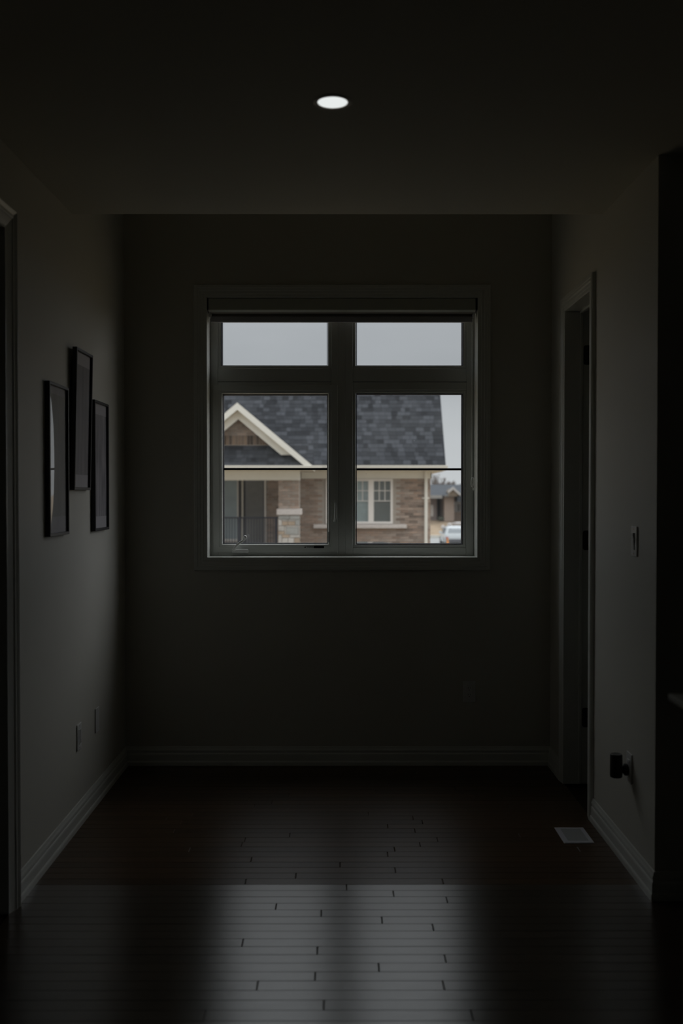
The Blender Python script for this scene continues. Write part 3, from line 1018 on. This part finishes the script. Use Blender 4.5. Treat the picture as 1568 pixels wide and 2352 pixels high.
# shingles
slen = math.hypot(RY - EY, RZ - EZ)
EXP = .138
widths = [.12, .165, .215]
sm = []
for wd in widths:
    q = MB(); q.add([(-wd / 2 + .004, 0, .004), (wd / 2 - .004, 0, .004), (wd / 2 - .004, EXP + .02, .004), (-wd / 2 + .004, EXP + .02, .004),
                     (-wd / 2 + .004, 0, .014), (wd / 2 - .004, 0, .014), (wd / 2 - .004, EXP + .02, .007), (-wd / 2 + .004, EXP + .02, .007)],
                    [(0, 3, 2, 1), (4, 5, 6, 7), (0, 1, 5, 4), (1, 2, 6, 5), (2, 3, 7, 6), (3, 0, 4, 7)])
    o = q.build('shingle', m_shing, H); sm.append(o.data); bpy.data.objects.remove(o)
rest = MB(); cnt = 0
rr = random.Random(3)
n_rows = int(slen / EXP)
def gable_z(x):    # underside line of the porch gable roof
    return 3.95 - abs(x + 2.66) * .8385
for r_ in range(n_rows + 1):
    s0 = r_ * EXP
    x = RX1 - rr.uniform(0, .1) + .05
    while x > HX0 - .3:
        i = rr.randrange(3); wd = widths[i]
        xc = x - wd / 2
        if xc + wd / 2 > RX1 + .02: xc = RX1 + .015 - wd / 2
        y = EY + s0 * math.cos(sl); z = EZ + s0 * math.sin(sl)
        py = 1135 - (z - 1.5) * 2287 / y; px = 780 + xc * 2287 / y
        vis = (px > 505 and py > 893 and not (748 < px < 812) and z > gable_z(xc) - .05 and s0 + EXP < slen)
        if vis and cnt < 300:
            inst(sm[i], 'shingle', Vector((xc, y, z)) - HL, H, rot=(sl, 0, 0)); cnt += 1
        elif s0 + EXP < slen:
            M = Matrix.Translation((xc, y, z)) @ Matrix.Rotation(sl, 4, 'X')
            me = sm[i]
            rest.add([M @ v.co for v in me.vertices], [tuple(p.vertices) for p in me.polygons])
        x = xc - wd / 2
hp(rest, 'shingles', m_shing_i, kind='stuff')
# gutter, fascia, soffit, frieze
b = MB(); b.prism([(25.30, 2.225), (25.30, 2.205), (25.315, 2.17), (25.33, 2.135), (25.41, 2.135), (25.41, 2.235), (25.395, 2.235), (25.395, 2.15), (25.34, 2.15), (25.315, 2.225)], 'x', -1.0, 2.745)
hp(b, 'gutter', m_cream)
b = MB(); b.box(PX - .2, RX1, 25.41, 26.0, 2.10, 2.13); b.box(HX1, RX1, 26.0, 34, 2.09, 2.11)
hp(b, 'soffit', m_soff)
b = MB(); b.bev(-1.0, HX1 + .03, 25.965, 26.0, 1.905, 2.10, .004); b.bev(HX1, HX1 + .035, 25.965, 30, 1.905, 2.10, .004)
b.bev(-1.0, HX1 + .045, 25.945, 25.966, 2.06, 2.10, .004)
hp(b, 'frieze_board', m_cream)
# downspout
b = MB()
b.bev(hx(974.5, 25.9), hx(981.5, 25.9), 25.86, 25.93, GZ + .1, 2.098, .008)
dsp = hp(b, 'downspout', m_cream)
b = MB(); b.bev(hx(969.5, 25.9), hx(986, 25.9), 25.93, 25.99, hz(1146, 25.9), hz(1142.5, 25.9), .004); rel(b, H).build('strap', m_cream, dsp)

# ---- porch
GXc, GZa, GS = -2.386, 3.632, .8385          # gable apex and slope
GY0, GY1 = 23.22, 23.80
foot = (GZa - 2.165) / GS
th = .167
# roof slabs of the gable
b = MB()
for s in (-1, 1):
    b.prism([(GXc, GZa - .01), (GXc + s * (foot - .14), GZa - .01 - (foot - .14) * GS), (GXc + s * (foot - .14), GZa - .12 - (foot - .14) * GS), (GXc, GZa - .12)], 'y', GY0 + .04, 26.5)
hp(b, 'porch_roof', m_roofb)
b = MB()
for s in (-1, 1):
    for j in range(14):
        for i_ in range(14):
            a0 = foot * (j) / 14; a1 = foot * (j + 1) / 14 + .02
            y0_ = GY0 + .03 + i_ * .22
            zt = lambda a: GZa - a * GS
            P = [(GXc + s * a0, y0_ + .004, zt(a0) - .004), (GXc + s * a1, y0_ + .004, zt(a1) + .004), (GXc + s * a1, y0_ + .214, zt(a1) + .004), (GXc + s * a0, y0_ + .214, zt(a0) - .004)]
            Q = [(x, y, z + .014) for x, y, z in P]
            b.add(P + Q, [(0, 3, 2, 1), (4, 5, 6, 7), (0, 1, 5, 4), (1, 2, 6, 5), (2, 3, 7, 6), (3, 0, 4, 7)])
hp(b, 'porch_shingles', m_shing_i, kind='stuff')
for s in (-1, 1):
    b = MB()
    b.prism([(GXc, GZa), (GXc + s * foot, GZa - foot * GS), (GXc + s * (foot - .17), GZa - foot * GS - .02), (GXc, GZa - th)], 'y', GY0, GY0 + .04)
    hp(b, 'fascia', m_cream)
    b = MB()      # sloping soffit behind the fascia
    b.prism([(GXc, GZa - th + .02), (GXc + s * (foot - .1), GZa - th + .02 - (foot - .1) * GS), (GXc + s * (foot - .1), GZa - th - (foot - .1) * GS), (GXc, GZa - th)], 'y', GY0 + .04, GY1)
    hp(b, 'gable_soffit', m_soff)
    b = MB()      # frieze following the slope on the brick
    zt_, zb_ = GZa - th, GZa - th - .20
    lo_ = 2.424
    b.prism([(GXc, zt_), (GXc + s * (zt_ - lo_) / GS, lo_), (GXc + s * (zb_ - lo_) / GS, lo_), (GXc, zb_)], 'y', 23.45, 23.50)
    hp(b, 'gable_frieze', m_cream)
b = MB(); b.prism([(GXc - 1.35, 2.3), (GXc + 1.35, 2.3), (GXc, GZa - th - .01)], 'y', GY1, GY1 + .2)
hp(b, 'gable_wall', m_mortar)
# brick gable: soldier course with ordinary courses above
def in_gable(x, z): return z < (GZa - th - .10) - abs(x - GXc) * GS
z_s0, z_s1 = 2.675, 2.675 + .225
x = GXc - 1.3
sold = MB(); sold.box(-.0315, .0315, -.012, .01, -.108, .108)
so_ = sold.build('brick', mat('soldier_brick', (.17, .125, .095), .9, .2, vary=.5, col2=(.24, .17, .12), noise=.1), H); sold_mesh = so_.data; bpy.data.objects.remove(so_)
while x < GXc + 1.3:
    if in_gable(x, z_s0 + .1): inst(sold_mesh, 'brick', Vector((x, GY1, (z_s0 + z_s1) / 2)) - HL, H)
    x += .072
z = z_s1 + .035; r_ = 0
while z < 3.5:
    x = GXc - 1.3 + (.11 if r_ % 2 else 0)
    while x < GXc + 1.3:
        if in_gable(x, z + .03) : inst(brick_mesh, 'brick', Vector((x, GY1, z)) - HL, H)
        x += bl + .0105
    z += CH; r_ += 1
# skirt roof below the gable
b = MB(); PXL = -6.4
b.prism([(23.30, 2.15), (GY1, 2.655), (GY1 + .1, 2.655), (GY1 + .1, 2.10), (23.32, 2.10)], 'x', PXL, -.63)
hp(b, 'skirt_roof', m_roofb)
b = MB(); ssl = math.atan2(.505, .50); SL = math.hypot(.505, .5)
for j in range(6):
    x = -.63
    while x > PXL:
        wd = rr.choice(widths)
        M = Matrix.Translation((x - wd / 2, 23.30 + j * EXP * math.cos(ssl), 2.152 + j * EXP * math.sin(ssl))) @ Matrix.Rotation(ssl, 4, 'X')
        me = sm[widths.index(wd)]
        if j * EXP + EXP < SL + .08:
            b.add([M @ v.co for v in me.vertices], [tuple(p.vertices) for p in me.polygons])
        x -= wd
hp(b, 'skirt_shingles', m_shing_i, kind='stuff')
b = MB(); b.prism([(23.20, 2.168), (23.20, 2.15), (23.22, 2.09), (23.30, 2.09), (23.30, 2.172), (23.285, 2.172), (23.285, 2.105), (23.23, 2.105), (23.215, 2.168)], 'x', PXL, -.42)
hp(b, 'porch_gutter', m_cream)
b = MB(); b.box(PXL, -.63, 23.30, 26.6, 2.07, 2.10); hp(b, 'porch_ceiling', m_soff)
b = MB(); b.bev(PXL, hx(688, 23.9), 23.88, 24.30, 1.835, 2.07, .006); b.bev(PXL, hx(689.5, 23.9), 23.865, 23.90, 2.03, 2.068, .004)
hp(b, 'porch_beam', m_cream)
b = MB(); b.box(PXL, PX, 23.7, 26.6, GZ, -.10); hp(b, 'porch_floor', mat('concrete', (.32, .31, .29), .9, .2, noise=.1))
# pier
px0, px1 = hx(638.5, 23.9), hx(688, 23.9)
pier = MB(); pier.box(px0 + .012, px1 - .012, 23.912, 24.40, GZ, 1.834)
pier = hp(pier, 'pier', m_mortar)
z = 1.834 - CH / 2; r_ = 0
while z > hz(1169, 23.9) + .02:
    for i_, xo in enumerate([(-.15, .106, 'b'), (.112, .112, 'b')] if r_ % 2 else [(-.2, 0, 'h'), (-.02, 0, 'b'), (.185, 0, 'h')]):
        xc = (px0 + px1) / 2 + xo[0] - (0 if r_ % 2 == 0 else -.02)
        wd = .107 if xo[2] == 'h' else .22
        q = MB(); q.box(-wd / 2, wd / 2, -.012, .02, -bh / 2, bh / 2)
        xc = min(max(xc, px0 + wd / 2), px1 - wd / 2)
        q.build('brick', m_brick, pier, loc=Vector((xc, 23.912, z)) - HL)
    z -= CH; r_ += 1
b = MB(); b.bev(hx(635, 23.86), hx(691.5, 23.86), 23.86, 24.45, hz(1183, 23.86), hz(1169, 23.86), .012); rel(b, H).build('pier_cap', m_stone_cap, pier)
def zc8(u, v): return 500 + u / 7.84, 1160 + v / 7.84
stones = [(1090, 1290, 195, 258, 0), (1297, 1474, 195, 258, 0), (1090, 1152, 266, 368, 2), (1158, 1258, 296, 368, 1), (1158, 1258, 266, 291, 2), (1266, 1390, 296, 368, 1), (1266, 1390, 266, 291, 2),
          (1397, 1474, 266, 368, 0), (1090, 1200, 376, 468, 2), (1090, 1200, 474, 530, 1), (1208, 1225, 376, 530, 2), (1232, 1448, 405, 530, 0), (1232, 1448, 376, 400, 2), (1454, 1474, 376, 530, 2),
          (1090, 1150, 536, 690, 2), (1157, 1290, 536, 586, 1), (1297, 1474, 536, 586, 2), (1157, 1260, 594, 690, 2), (1267, 1370, 594, 690, 2), (1376, 1474, 594, 690, 1),
          (1090, 1240, 698, 800, 0), (1247, 1474, 698, 800, 2), (1090, 1320, 806, 900, 1), (1327, 1474, 806, 900, 2), (1090, 1230, 906, 1040, 2), (1237, 1474, 906, 1040, 0),
          (1090, 1290, 1046, 1180, 2), (1297, 1474, 1046, 1180, 1), (1090, 1200, 1186, 1300, 1), (1207, 1474, 1186, 1300, 2), (1090, 1330, 1306, 1420, 0), (1337, 1474, 1306, 1420, 2),
          (1090, 1220, 1426, 1560, 2), (1227, 1474, 1426, 1560, 0), (1090, 1300, 1566, 1700, 1), (1307, 1474, 1566, 1700, 2), (1090, 1230, 1706, 1840, 0), (1237, 1474, 1706, 1840, 2),
          (1090, 1350, 1846, 2000, 2), (1357, 1474, 1846, 2000, 0)]
m_st = [mat('grey_stone', (.40, .39, .36), .9, .2, vary=.12, noise=.15), mat('tan_stone', (.46, .36, .27), .9, .2, vary=.12, noise=.15), mat('pale_stone', (.56, .52, .47), .9, .2, vary=.12, noise=.15)]
for a, c, d, e, kk in stones:
    (p0, q0), (p1, q1) = zc8(a, d), zc8(c, e)
    za, zb = hz(q1, 23.9), hz(q0, 23.9)
    if zb < GZ: continue
    q = MB(); q.bev(hx(p0, 23.9), hx(p1, 23.9), 23.885 - random.uniform(0, .008), 23.93, max(za, GZ), zb, .005)
    rel(q, H).build('stone', m_st[kk], pier)
# railing
rl = MB(); rl.bev(PXL, px0, 23.93, 23.975, hz(1190.5, 23.95), hz(1187.5, 23.95), .004); rl.box(PXL, px0, 23.94, 23.965, -.02, .02)
rl = hp(rl, 'railing', m_rail)
for x in (hx(549, 23.95), hx(633.8, 23.95), -4.8, PXL + .03):
    b = MB(); b.bev(x - .028, x + .028, 23.925, 23.98, -.10, hz(1188, 23.95) + .01, .004); rel(b, H).build('post', m_rail, rl)
x = px0 - .12
q = MB(); q.box(-.009, .009, -.009, .009, -.47, .47); q = q.build('baluster', m_rail, H); bal = q.data; bpy.data.objects.remove(q)
while x > PXL:
    inst(bal, 'baluster', Vector((x, 23.952, .46)) - HL, rl)
    x -= .066
# porch wall: sidelight and door
KY = 26.6
pd_ = [('sidelight_frame', 470, 547.5, 1100, 1243, m_wframe, .03), ('sidelight_glass', 476, 544.5, 1104, 1238, mat('curtained_glass', (.30, .36, .38), .3, .5, noise=.15, nscale=2), .045),
       ('door_surround', 548, 611.5, 1098, 1262, mat('dark_surround', (.055, .052, .05), .7, .3, noise=.1), .02),
       ('door_post', 555, 558.8, 1100, 1262, m_soff, .05), ('screen_door_frame', 564, 605, 1101, 1250, mat('grey_door_frame', (.19, .185, .185), .5, .4, noise=.05), .05),
       ('screen_door_panel', 567, 602.5, 1105, 1239, mat('grey_door', (.17, .165, .155), .5, .4, noise=.1), .062), ('door_trim', 607, 611, 1098, 1262, m_wframe, .06)]
for nm, a, c, d, e, mm, pr_ in pd_:
    b = MB(); b.bev(hx(a, KY), hx(c, KY), KY - pr_, KY + .02, hz(e, KY), hz(d, KY), .003); hp(b, nm, mm)
b = MB(); b.bev(hx(511, KY), hx(512.6, KY), KY - .06, KY, hz(1238, KY), hz(1104, KY), .002); hp(b, 'sidelight_bar', m_wframe)

# ------------------------------------------------------------------ ground
def strip(name, prof, x0, x1, m, n=1, **kw):
    b = MB(); vs = []
    for y, z in prof: vs += [(x0, y, z), (x1, y, z)]
    vs += [(x0, y, z - .4) for y, z in prof] + [(x1, y, z - .4) for y, z in prof]
    k_ = len(prof); fs = [(2 * i, 2 * i + 1, 2 * i + 3, 2 * i + 2) for i in range(k_ - 1)]
    b.add(vs, fs)
    return b.build(name, m, **kw)
m_lawn = mat('winter_lawn', (.30, .235, .15), .95, .1, noise=.3, nscale=.9)
m_dirt = mat('dry_bank', (.36, .275, .19), .95, .1, noise=.28, nscale=.8)
strip('front_lawn', [(5.8, GZ), (30, GZ), (42, -2.2), (55, -2.4), (70, -2.45)], -60, 80, m_lawn, **STR)
strip('road', [(70, -2.445), (83.6, -2.2)], -60, 80, mat('road', (.36, .36, .35), .85, .3, noise=.06), **STR)
b = MB(); b.box(-60, 80, 83.6, 84.1, -2.4, -1.98); b.build('kerb', mat('kerb_concrete', (.60, .58, .52), .9, .2, noise=.08), **STR)
strip('verge', [(84.1, -1.98), (86, -1.80), (92, -.92), (140, -.6), (320, .3)], -60, 120, m_dirt, **STR)
b = MB(); b.box(-1.0, 2.0, 8, 23.6, GZ - .1, GZ + .02); b.build('driveway', mat('driveway_asphalt', (.10, .10, .10), .9, .2, noise=.1), **STR)
DRV = GZ + .02

# ------------------------------------------------------------------ vehicles
def vehicle(name, label, loc, rz, paint, L_=4.6, Wd=1.86, Ht=1.84, glass=None):
    t = thing(name, label, 'car', loc, (0, 0, rz))
    hw_ = Wd / 2
    def sec(y, zb, zbelt, zt, wt, wb=hw_):
        r_ = min(.16, (zt - zbelt) * .4)
        return [Vector(p) for p in [(-wb * .93, y, zb), (-wb, y, zb + .15), (-wb, y, zbelt - .12), (-wb * .97, y, zbelt), (-wt, y, zt - r_), (-wt * .86, y, zt - r_ * .25), (-wt * .45, y, zt),
                (wt * .45, y, zt), (wt * .86, y, zt - r_ * .25), (wt, y, zt - r_), (wb * .97, y, zbelt), (wb, y, zbelt - .12), (wb, y, zb + .15), (wb * .93, y, zb)]]
    bt_ = Ht * .60
    l = L_ / 2
    st = [sec(-l, .42, bt_ * .80, bt_ * .82, hw_ * .80, hw_ * .84), sec(-l + .06, .28, bt_, bt_ + .04, hw_ * .85, hw_ * .95), sec(-l + .30, .24, bt_, Ht - .10, hw_ * .76), sec(-l + .55, .24, bt_, Ht - .02, hw_ * .80),
          sec(-.3, .24, bt_, Ht, hw_ * .81), sec(.55, .24, bt_, Ht - .07, hw_ * .79), sec(1.25, .24, bt_, bt_ + .03, hw_ * .86), sec(l - .25, .26, bt_ * .90, bt_ * .93, hw_ * .84, hw_ * .96), sec(l, .36, bt_ * .66, bt_ * .68, hw_ * .74, hw_ * .84)]
    b = MB(); b.loft(st); b.build('body', paint, t, smooth=True)
    gl = glass or mat('car_glass', (.02, .025, .03), .06, .6, noise=.02)
    def quad(ps, nm, m, off):
        q = MB(); n_ = (Vector(ps[1]) - Vector(ps[0])).cross(Vector(ps[3]) - Vector(ps[0])).normalized()
        P = [Vector(p) - n_ * .01 for p in ps] + [Vector(p) + n_ * off for p in ps]
        q.add(P, [(0, 3, 2, 1), (4, 5, 6, 7), (0, 1, 5, 4), (1, 2, 6, 5), (2, 3, 7, 6), (3, 0, 4, 7)]); return q.build(nm, m, t)
    quad([(-hw_ * .74, -l + .085, bt_ + .10), (hw_ * .74, -l + .085, bt_ + .10), (hw_ * .66, -l + .285, Ht - .16), (-hw_ * .66, -l + .285, Ht - .16)], 'rear_window', gl, .012)
    quad([(hw_ * .76, 1.16, bt_ + .09), (-hw_ * .76, 1.16, bt_ + .09), (-hw_ * .68, .66, Ht - .14), (hw_ * .68, .66, Ht - .14)], 'windscreen', gl, .012)
    for s in (-1, 1):
        for a, c in ((-l + .5, -.75), (-.68, .25)):
            ps = [(s * hw_ * .975, a, bt_ + .04), (s * hw_ * .975, c, bt_ + .04), (s * hw_ * .835, c, Ht - .17), (s * hw_ * .835, a, Ht - .17)]
            if s < 0: ps = ps[::-1]
            quad(ps, 'side_window', gl, .012)
        q = MB(); q.bev(s * hw_ * .80 - .09, s * hw_ * .80 + .09, -l - .012, -l + .06, bt_ * .62, bt_ * .80, .02); q.build('tail_light', mat('tail_lamp', (.35, .02, .02), .2, noise=.02), t)
        q = MB(); q.bev(s * (hw_ + .02) - .09, s * (hw_ + .02) + .09, .9, 1.05, bt_ - .02, bt_ + .13, .02); q.build('side_mirror', paint, t)
        for y in (-l * .62, l * .62):
            M = Matrix.Translation((s * (hw_ - .10), y, .34)) @ Matrix.Rotation(R(90), 4, 'Y')
            q = MB(); q.lathe([(.20, -.11), (.32, -.115), (.34, -.08), (.34, .08), (.32, .115), (.20, .11)], M, 24); wh = q.build('wheel', mat('tyre', (.02, .02, .02), .8, noise=.05), t)
            q = MB(); q.lathe([(.21, -.118), (.21, .118)], M, 16); q.build('hub', mat('alloy', (.35, .35, .36), .3, metal=.8, noise=.02), wh)
    q = MB(); q.bev(-hw_ * .92, hw_ * .92, -l - .05, -l + .1, .30, .55, .03); q.build('bumper', mat('bumper_grey', (.10, .10, .11), .5, noise=.05), t)
    return t
vehicle('dark_suv', 'dark blue car whose roof just shows over the sill, parked before the brick house', (.42, 19.6, DRV), 0, mat('dark_paint', (.018, .026, .036), .15, .5, coat=.3, noise=.02), L_=4.6, Wd=2.2, Ht=1.805)
vehicle('white_car', 'white car on the road at the lower right of the right window pane', (8.72, 76.0, -2.39), 0, mat('white_paint', (.62, .66, .68), .25, .5, coat=.3, noise=.02), L_=4.2, Wd=1.85, Ht=1.50,
        glass=mat('pale_car_glass', (.30, .33, .35), .1, .5, noise=.02))
# marker cone
cn = thing('traffic_cone', 'small orange cone beside the white car on the road', 'cone', (hx(1028, 72), 72.0, -2.41))
b = MB(); b.lathe([(.13, .03), (.12, .06), (.03, .72), (.02, .74)], n=20); b.build('cone', mat('orange', (.75, .28, .06), .5, noise=.03), cn, smooth=True)
b = MB(); b.bev(-.17, .17, -.17, .17, 0, .035, .01); b.build('base', mat('orange', (.75, .28, .06)), cn)

# ------------------------------------------------------------------ far house
FY = 92.0
fh = thing('distant_house', 'distant tan brick house with dark roof beyond the road', 'house', (13, 96, -.9))
def fp(mb, name, m, par=None, **kw): return rel(mb, fh).build(name, m, par or fh, **kw)
k9 = lambda px: hx(px, FY)
b = MB(); b.box(5, k9(1003), FY, 104, -1.0, hz(1139, FY)); b.box(k9(1003), k9(1018), FY + 1.2, 104, -1.0, hz(1139, FY))
b.box(k9(1013), k9(1017.5), FY + .6, FY + 1.3, -1.0, hz(1139, FY))
fp(b, 'side_wall', mat('far_brick_brown', (.20, .165, .15), .9, noise=.1))
b = MB(); b.box(k9(1018), k9(1040.5), FY - .8, 104, -1.0, hz(1139, FY)); b.box(k9(1040.5), 26, FY + .5, 104, -1.0, hz(1139, FY))
fp(b, 'front_wall', mat('far_brick_tan', (.33, .26, .215), .9, noise=.1))
b = MB(); b.box(k9(1003.5), k9(1013), FY + 1.1, FY + 1.25, -.9, hz(1146, FY)); fp(b, 'recess_shade_panel', mat('far_dark', (.05, .05, .048), .9, noise=.1))  # dark panel: the shade inside the recess, put in as colour
b = MB(); b.box(k9(1005), k9(1018), FY - .7, FY - .2, -.9, hz(1187, FY)); fp(b, 'hedge', mat('far_hedge', (.07, .075, .055), .9, noise=.2))
b = MB(); b.prism([(FY - 1.2, hz(1140, FY) - .05), (FY - 1.2, hz(1140, FY) + .1), (96.5, hz(1113, 96.5)), (105, 1.5), (105, 1.3)], 'x', 4.5, 27)
fp(b, 'roof', mat('far_roof', (.055, .062, .072), .9, noise=.15, nscale=2))
b = MB(); b.box(4.5, k9(1012), FY - 1.28, FY - 1.15, hz(1144.5, FY), hz(1137.5, FY)); b.box(k9(1017), k9(1026), FY - 1.3, FY - 1.15, hz(1140, FY), hz(1137, FY))
fp(b, 'eave_board', mat('far_eave', (.30, .29, .27), .8, noise=.05))
gx_, gzt = k9(1035), hz(1118, FY)
b = MB()
for s, w_ in ((-1, k9(1035) - k9(1024.5)), (1, k9(1052) - k9(1035))):
    b.prism([(gx_, gzt), (gx_ + s * w_, gzt - w_ * .95), (gx_ + s * w_, gzt - w_ * .95 - .22), (gx_, gzt - .25)], 'y', FY - 1.9, FY - 1.7)
fp(b, 'gable_fascia', mat('far_white_trim', (.48, .46, .44), .8, noise=.05))
b = MB(); b.prism([(gx_, gzt - .2), (k9(1051), gzt - .8), (k9(1051), 1.3), (k9(1026), 1.3), (k9(1026), gzt - .45)], 'y', FY - 1.7, FY + 3)
fp(b, 'gable_wall', mat('far_gable_brown', (.20, .16, .12), .9, noise=.1))
b = MB(); b.box(k9(1046), 26, FY - 1.7, FY + 3, hz(1152, FY), hz(1136, FY)); fp(b, 'lower_roof', mat('far_roof', (.055, .062, .072)))
wfr = MB(); wfr.box(k9(1040.5), k9(1066), FY + .30, FY + .5, hz(1176, FY), hz(1152, FY))
wfr = fp(wfr, 'window_frame', mat('far_window_trim', (.36, .36, .36), .8, noise=.05))
for a, c in ((1041, 1044), (1052.5, 1055.5), (1060, 1063)):
    b = MB(); b.box(k9(a), k9(c), FY + .25, FY + .35, hz(1174, FY), hz(1159, FY)); fp(b, 'pane', mat('far_dark', (.05, .05, .048)), wfr)
b = MB(); b.box(k9(989), k9(994.5), FY - .1, FY + .1, hz(1186, FY), hz(1160, FY)); fp(b, 'garage_window', mat('far_pale', (.52, .48, .44), .8, noise=.05))

# snow left on the bank
def snow(label, px, py, wpx, hpx, Y, seed):
    b = MB(); bm = bmesh.new(); bmesh.ops.create_icosphere(bm, subdivisions=3, radius=1)
    r3 = random.Random(seed)
    ph = [r3.uniform(0, 6) for _ in range(4)]
    for v in bm.verts:
        f = 1 + .16 * math.sin(4 * v.co.x + ph[0]) + .12 * math.sin(5 * v.co.z + ph[1]) + .1 * math.sin(9 * v.co.x + ph[2])
        v.co = Vector((v.co.x * wpx / 2 * Y / 2287, v.co.y * .6, v.co.z * hpx / 2 * Y / 2287)) * f
    b.bm(bm)
    z = -1.80 + (Y - 86) / 6 * .88
    o = b.build('snow_patch', mat('old_snow', (.60, .58, .57), .8, .2, noise=.12, nscale=2), smooth=True, loc=(hx(px, Y), Y, hz(py, Y)))
    o['label'] = label; o['category'] = 'snow'; o['group'] = 'snow patches on the bank'
    return o
snow('widest patch of old snow lying on the bank above the white car', 1050, 1203, 26, 8, 89.0, 1)
snow('rounded lump of snow at the left end of the widest snow patch', 1032, 1205, 9, 8, 87.3, 2)
snow('small snow lump farthest left on the bank', 1017, 1211, 9, 8, 88.2, 3)

# ------------------------------------------------------------------ bare trees on the skyline
m_bark = mat('bare_bark', (.17, .145, .13), .9, .1, noise=.1)
def tree(label, px, Y, top_py, spread, seed, base_z=-.3):
    r3 = random.Random(seed)
    X = hx(px, Y)
    t = thing('bare_tree', label, 'tree', (X, Y, base_z), group='bare trees on the skyline')
    hgt = hz(top_py, Y) - base_z
    b = MB(); b.tube([(0, 0, -.3), (.1, 0, hgt * .3), (0, .1, hgt * .55)], [.22, .17, .10], 7); b.build('trunk', m_bark, t)
    br = MB()
    def grow(p, d, ln, rad, lev):
        q = p + d * ln
        br.tube([p, (p + q) / 2 + Vector((r3.uniform(-.1, .1), 0, .05)) * ln, q], [rad, rad * .8, rad * .55], 4 if lev else 5, caps=False)
        if lev >= 4: return
        for _ in range(3 if lev < 3 else 4):
            a = Vector((r3.gauss(0, spread), r3.gauss(0, spread), r3.uniform(.35, 1.0))).normalized()
            nd = (d * .55 + a * .75).normalized()
            grow(p + (q - p) * r3.uniform(.45, 1), nd, ln * r3.uniform(.55, .8), rad * .6, lev + 1)
    for i in range(5):
        a = Vector((r3.gauss(0, spread), r3.gauss(0, spread), 1)).normalized()
        grow(Vector((0, 0, hgt * r3.uniform(.22, .5))), a, hgt * .24, .09, 0)
    br.build('branches', m_bark, t)
tree('bare tree rising tallest, just beside the near house eave', 996, 150, 1088, .55, 1, -.4)
tree('thin bare tree in the middle of the skyline between the two houses', 1023, 165, 1092, .42, 2, -.3)
tree('bare tree standing left of the distant gable, with a low round crown', 1009, 158, 1100, .6, 3, -.35)
tree('thin bare tree right above the distant gable', 1037, 160, 1098, .45, 4, -.3)
tree('low bare tree at the right side of the skyline', 1054, 155, 1108, .6, 5, -.35)
# low dark wood behind the far house
b = MB()
r3 = random.Random(9)
bm = bmesh.new()
x = 8.0
while x < 40:
    M = Matrix.Translation((x, 185 + r3.uniform(-3, 3), 1.2)) @ Matrix.Diagonal((r3.uniform(1.2, 2.2), 1.5, r3.uniform(1.5, 2.6), 1))
    bm2 = bmesh.new(); bmesh.ops.create_icosphere(bm2, subdivisions=2, radius=1)
    for v in bm2.verts: v.co *= 1 + r3.uniform(-.15, .15)
    b.bm(bm2, M)
    x += r3.uniform(.8, 1.6)
bm.free()
o = b.build('distant_thicket', mat('thicket', (.12, .115, .12), .95, .1, noise=.3, nscale=1.5), kind='stuff')
o['label'] = 'dark line of thicket behind the distant house'; o['category'] = 'thicket'
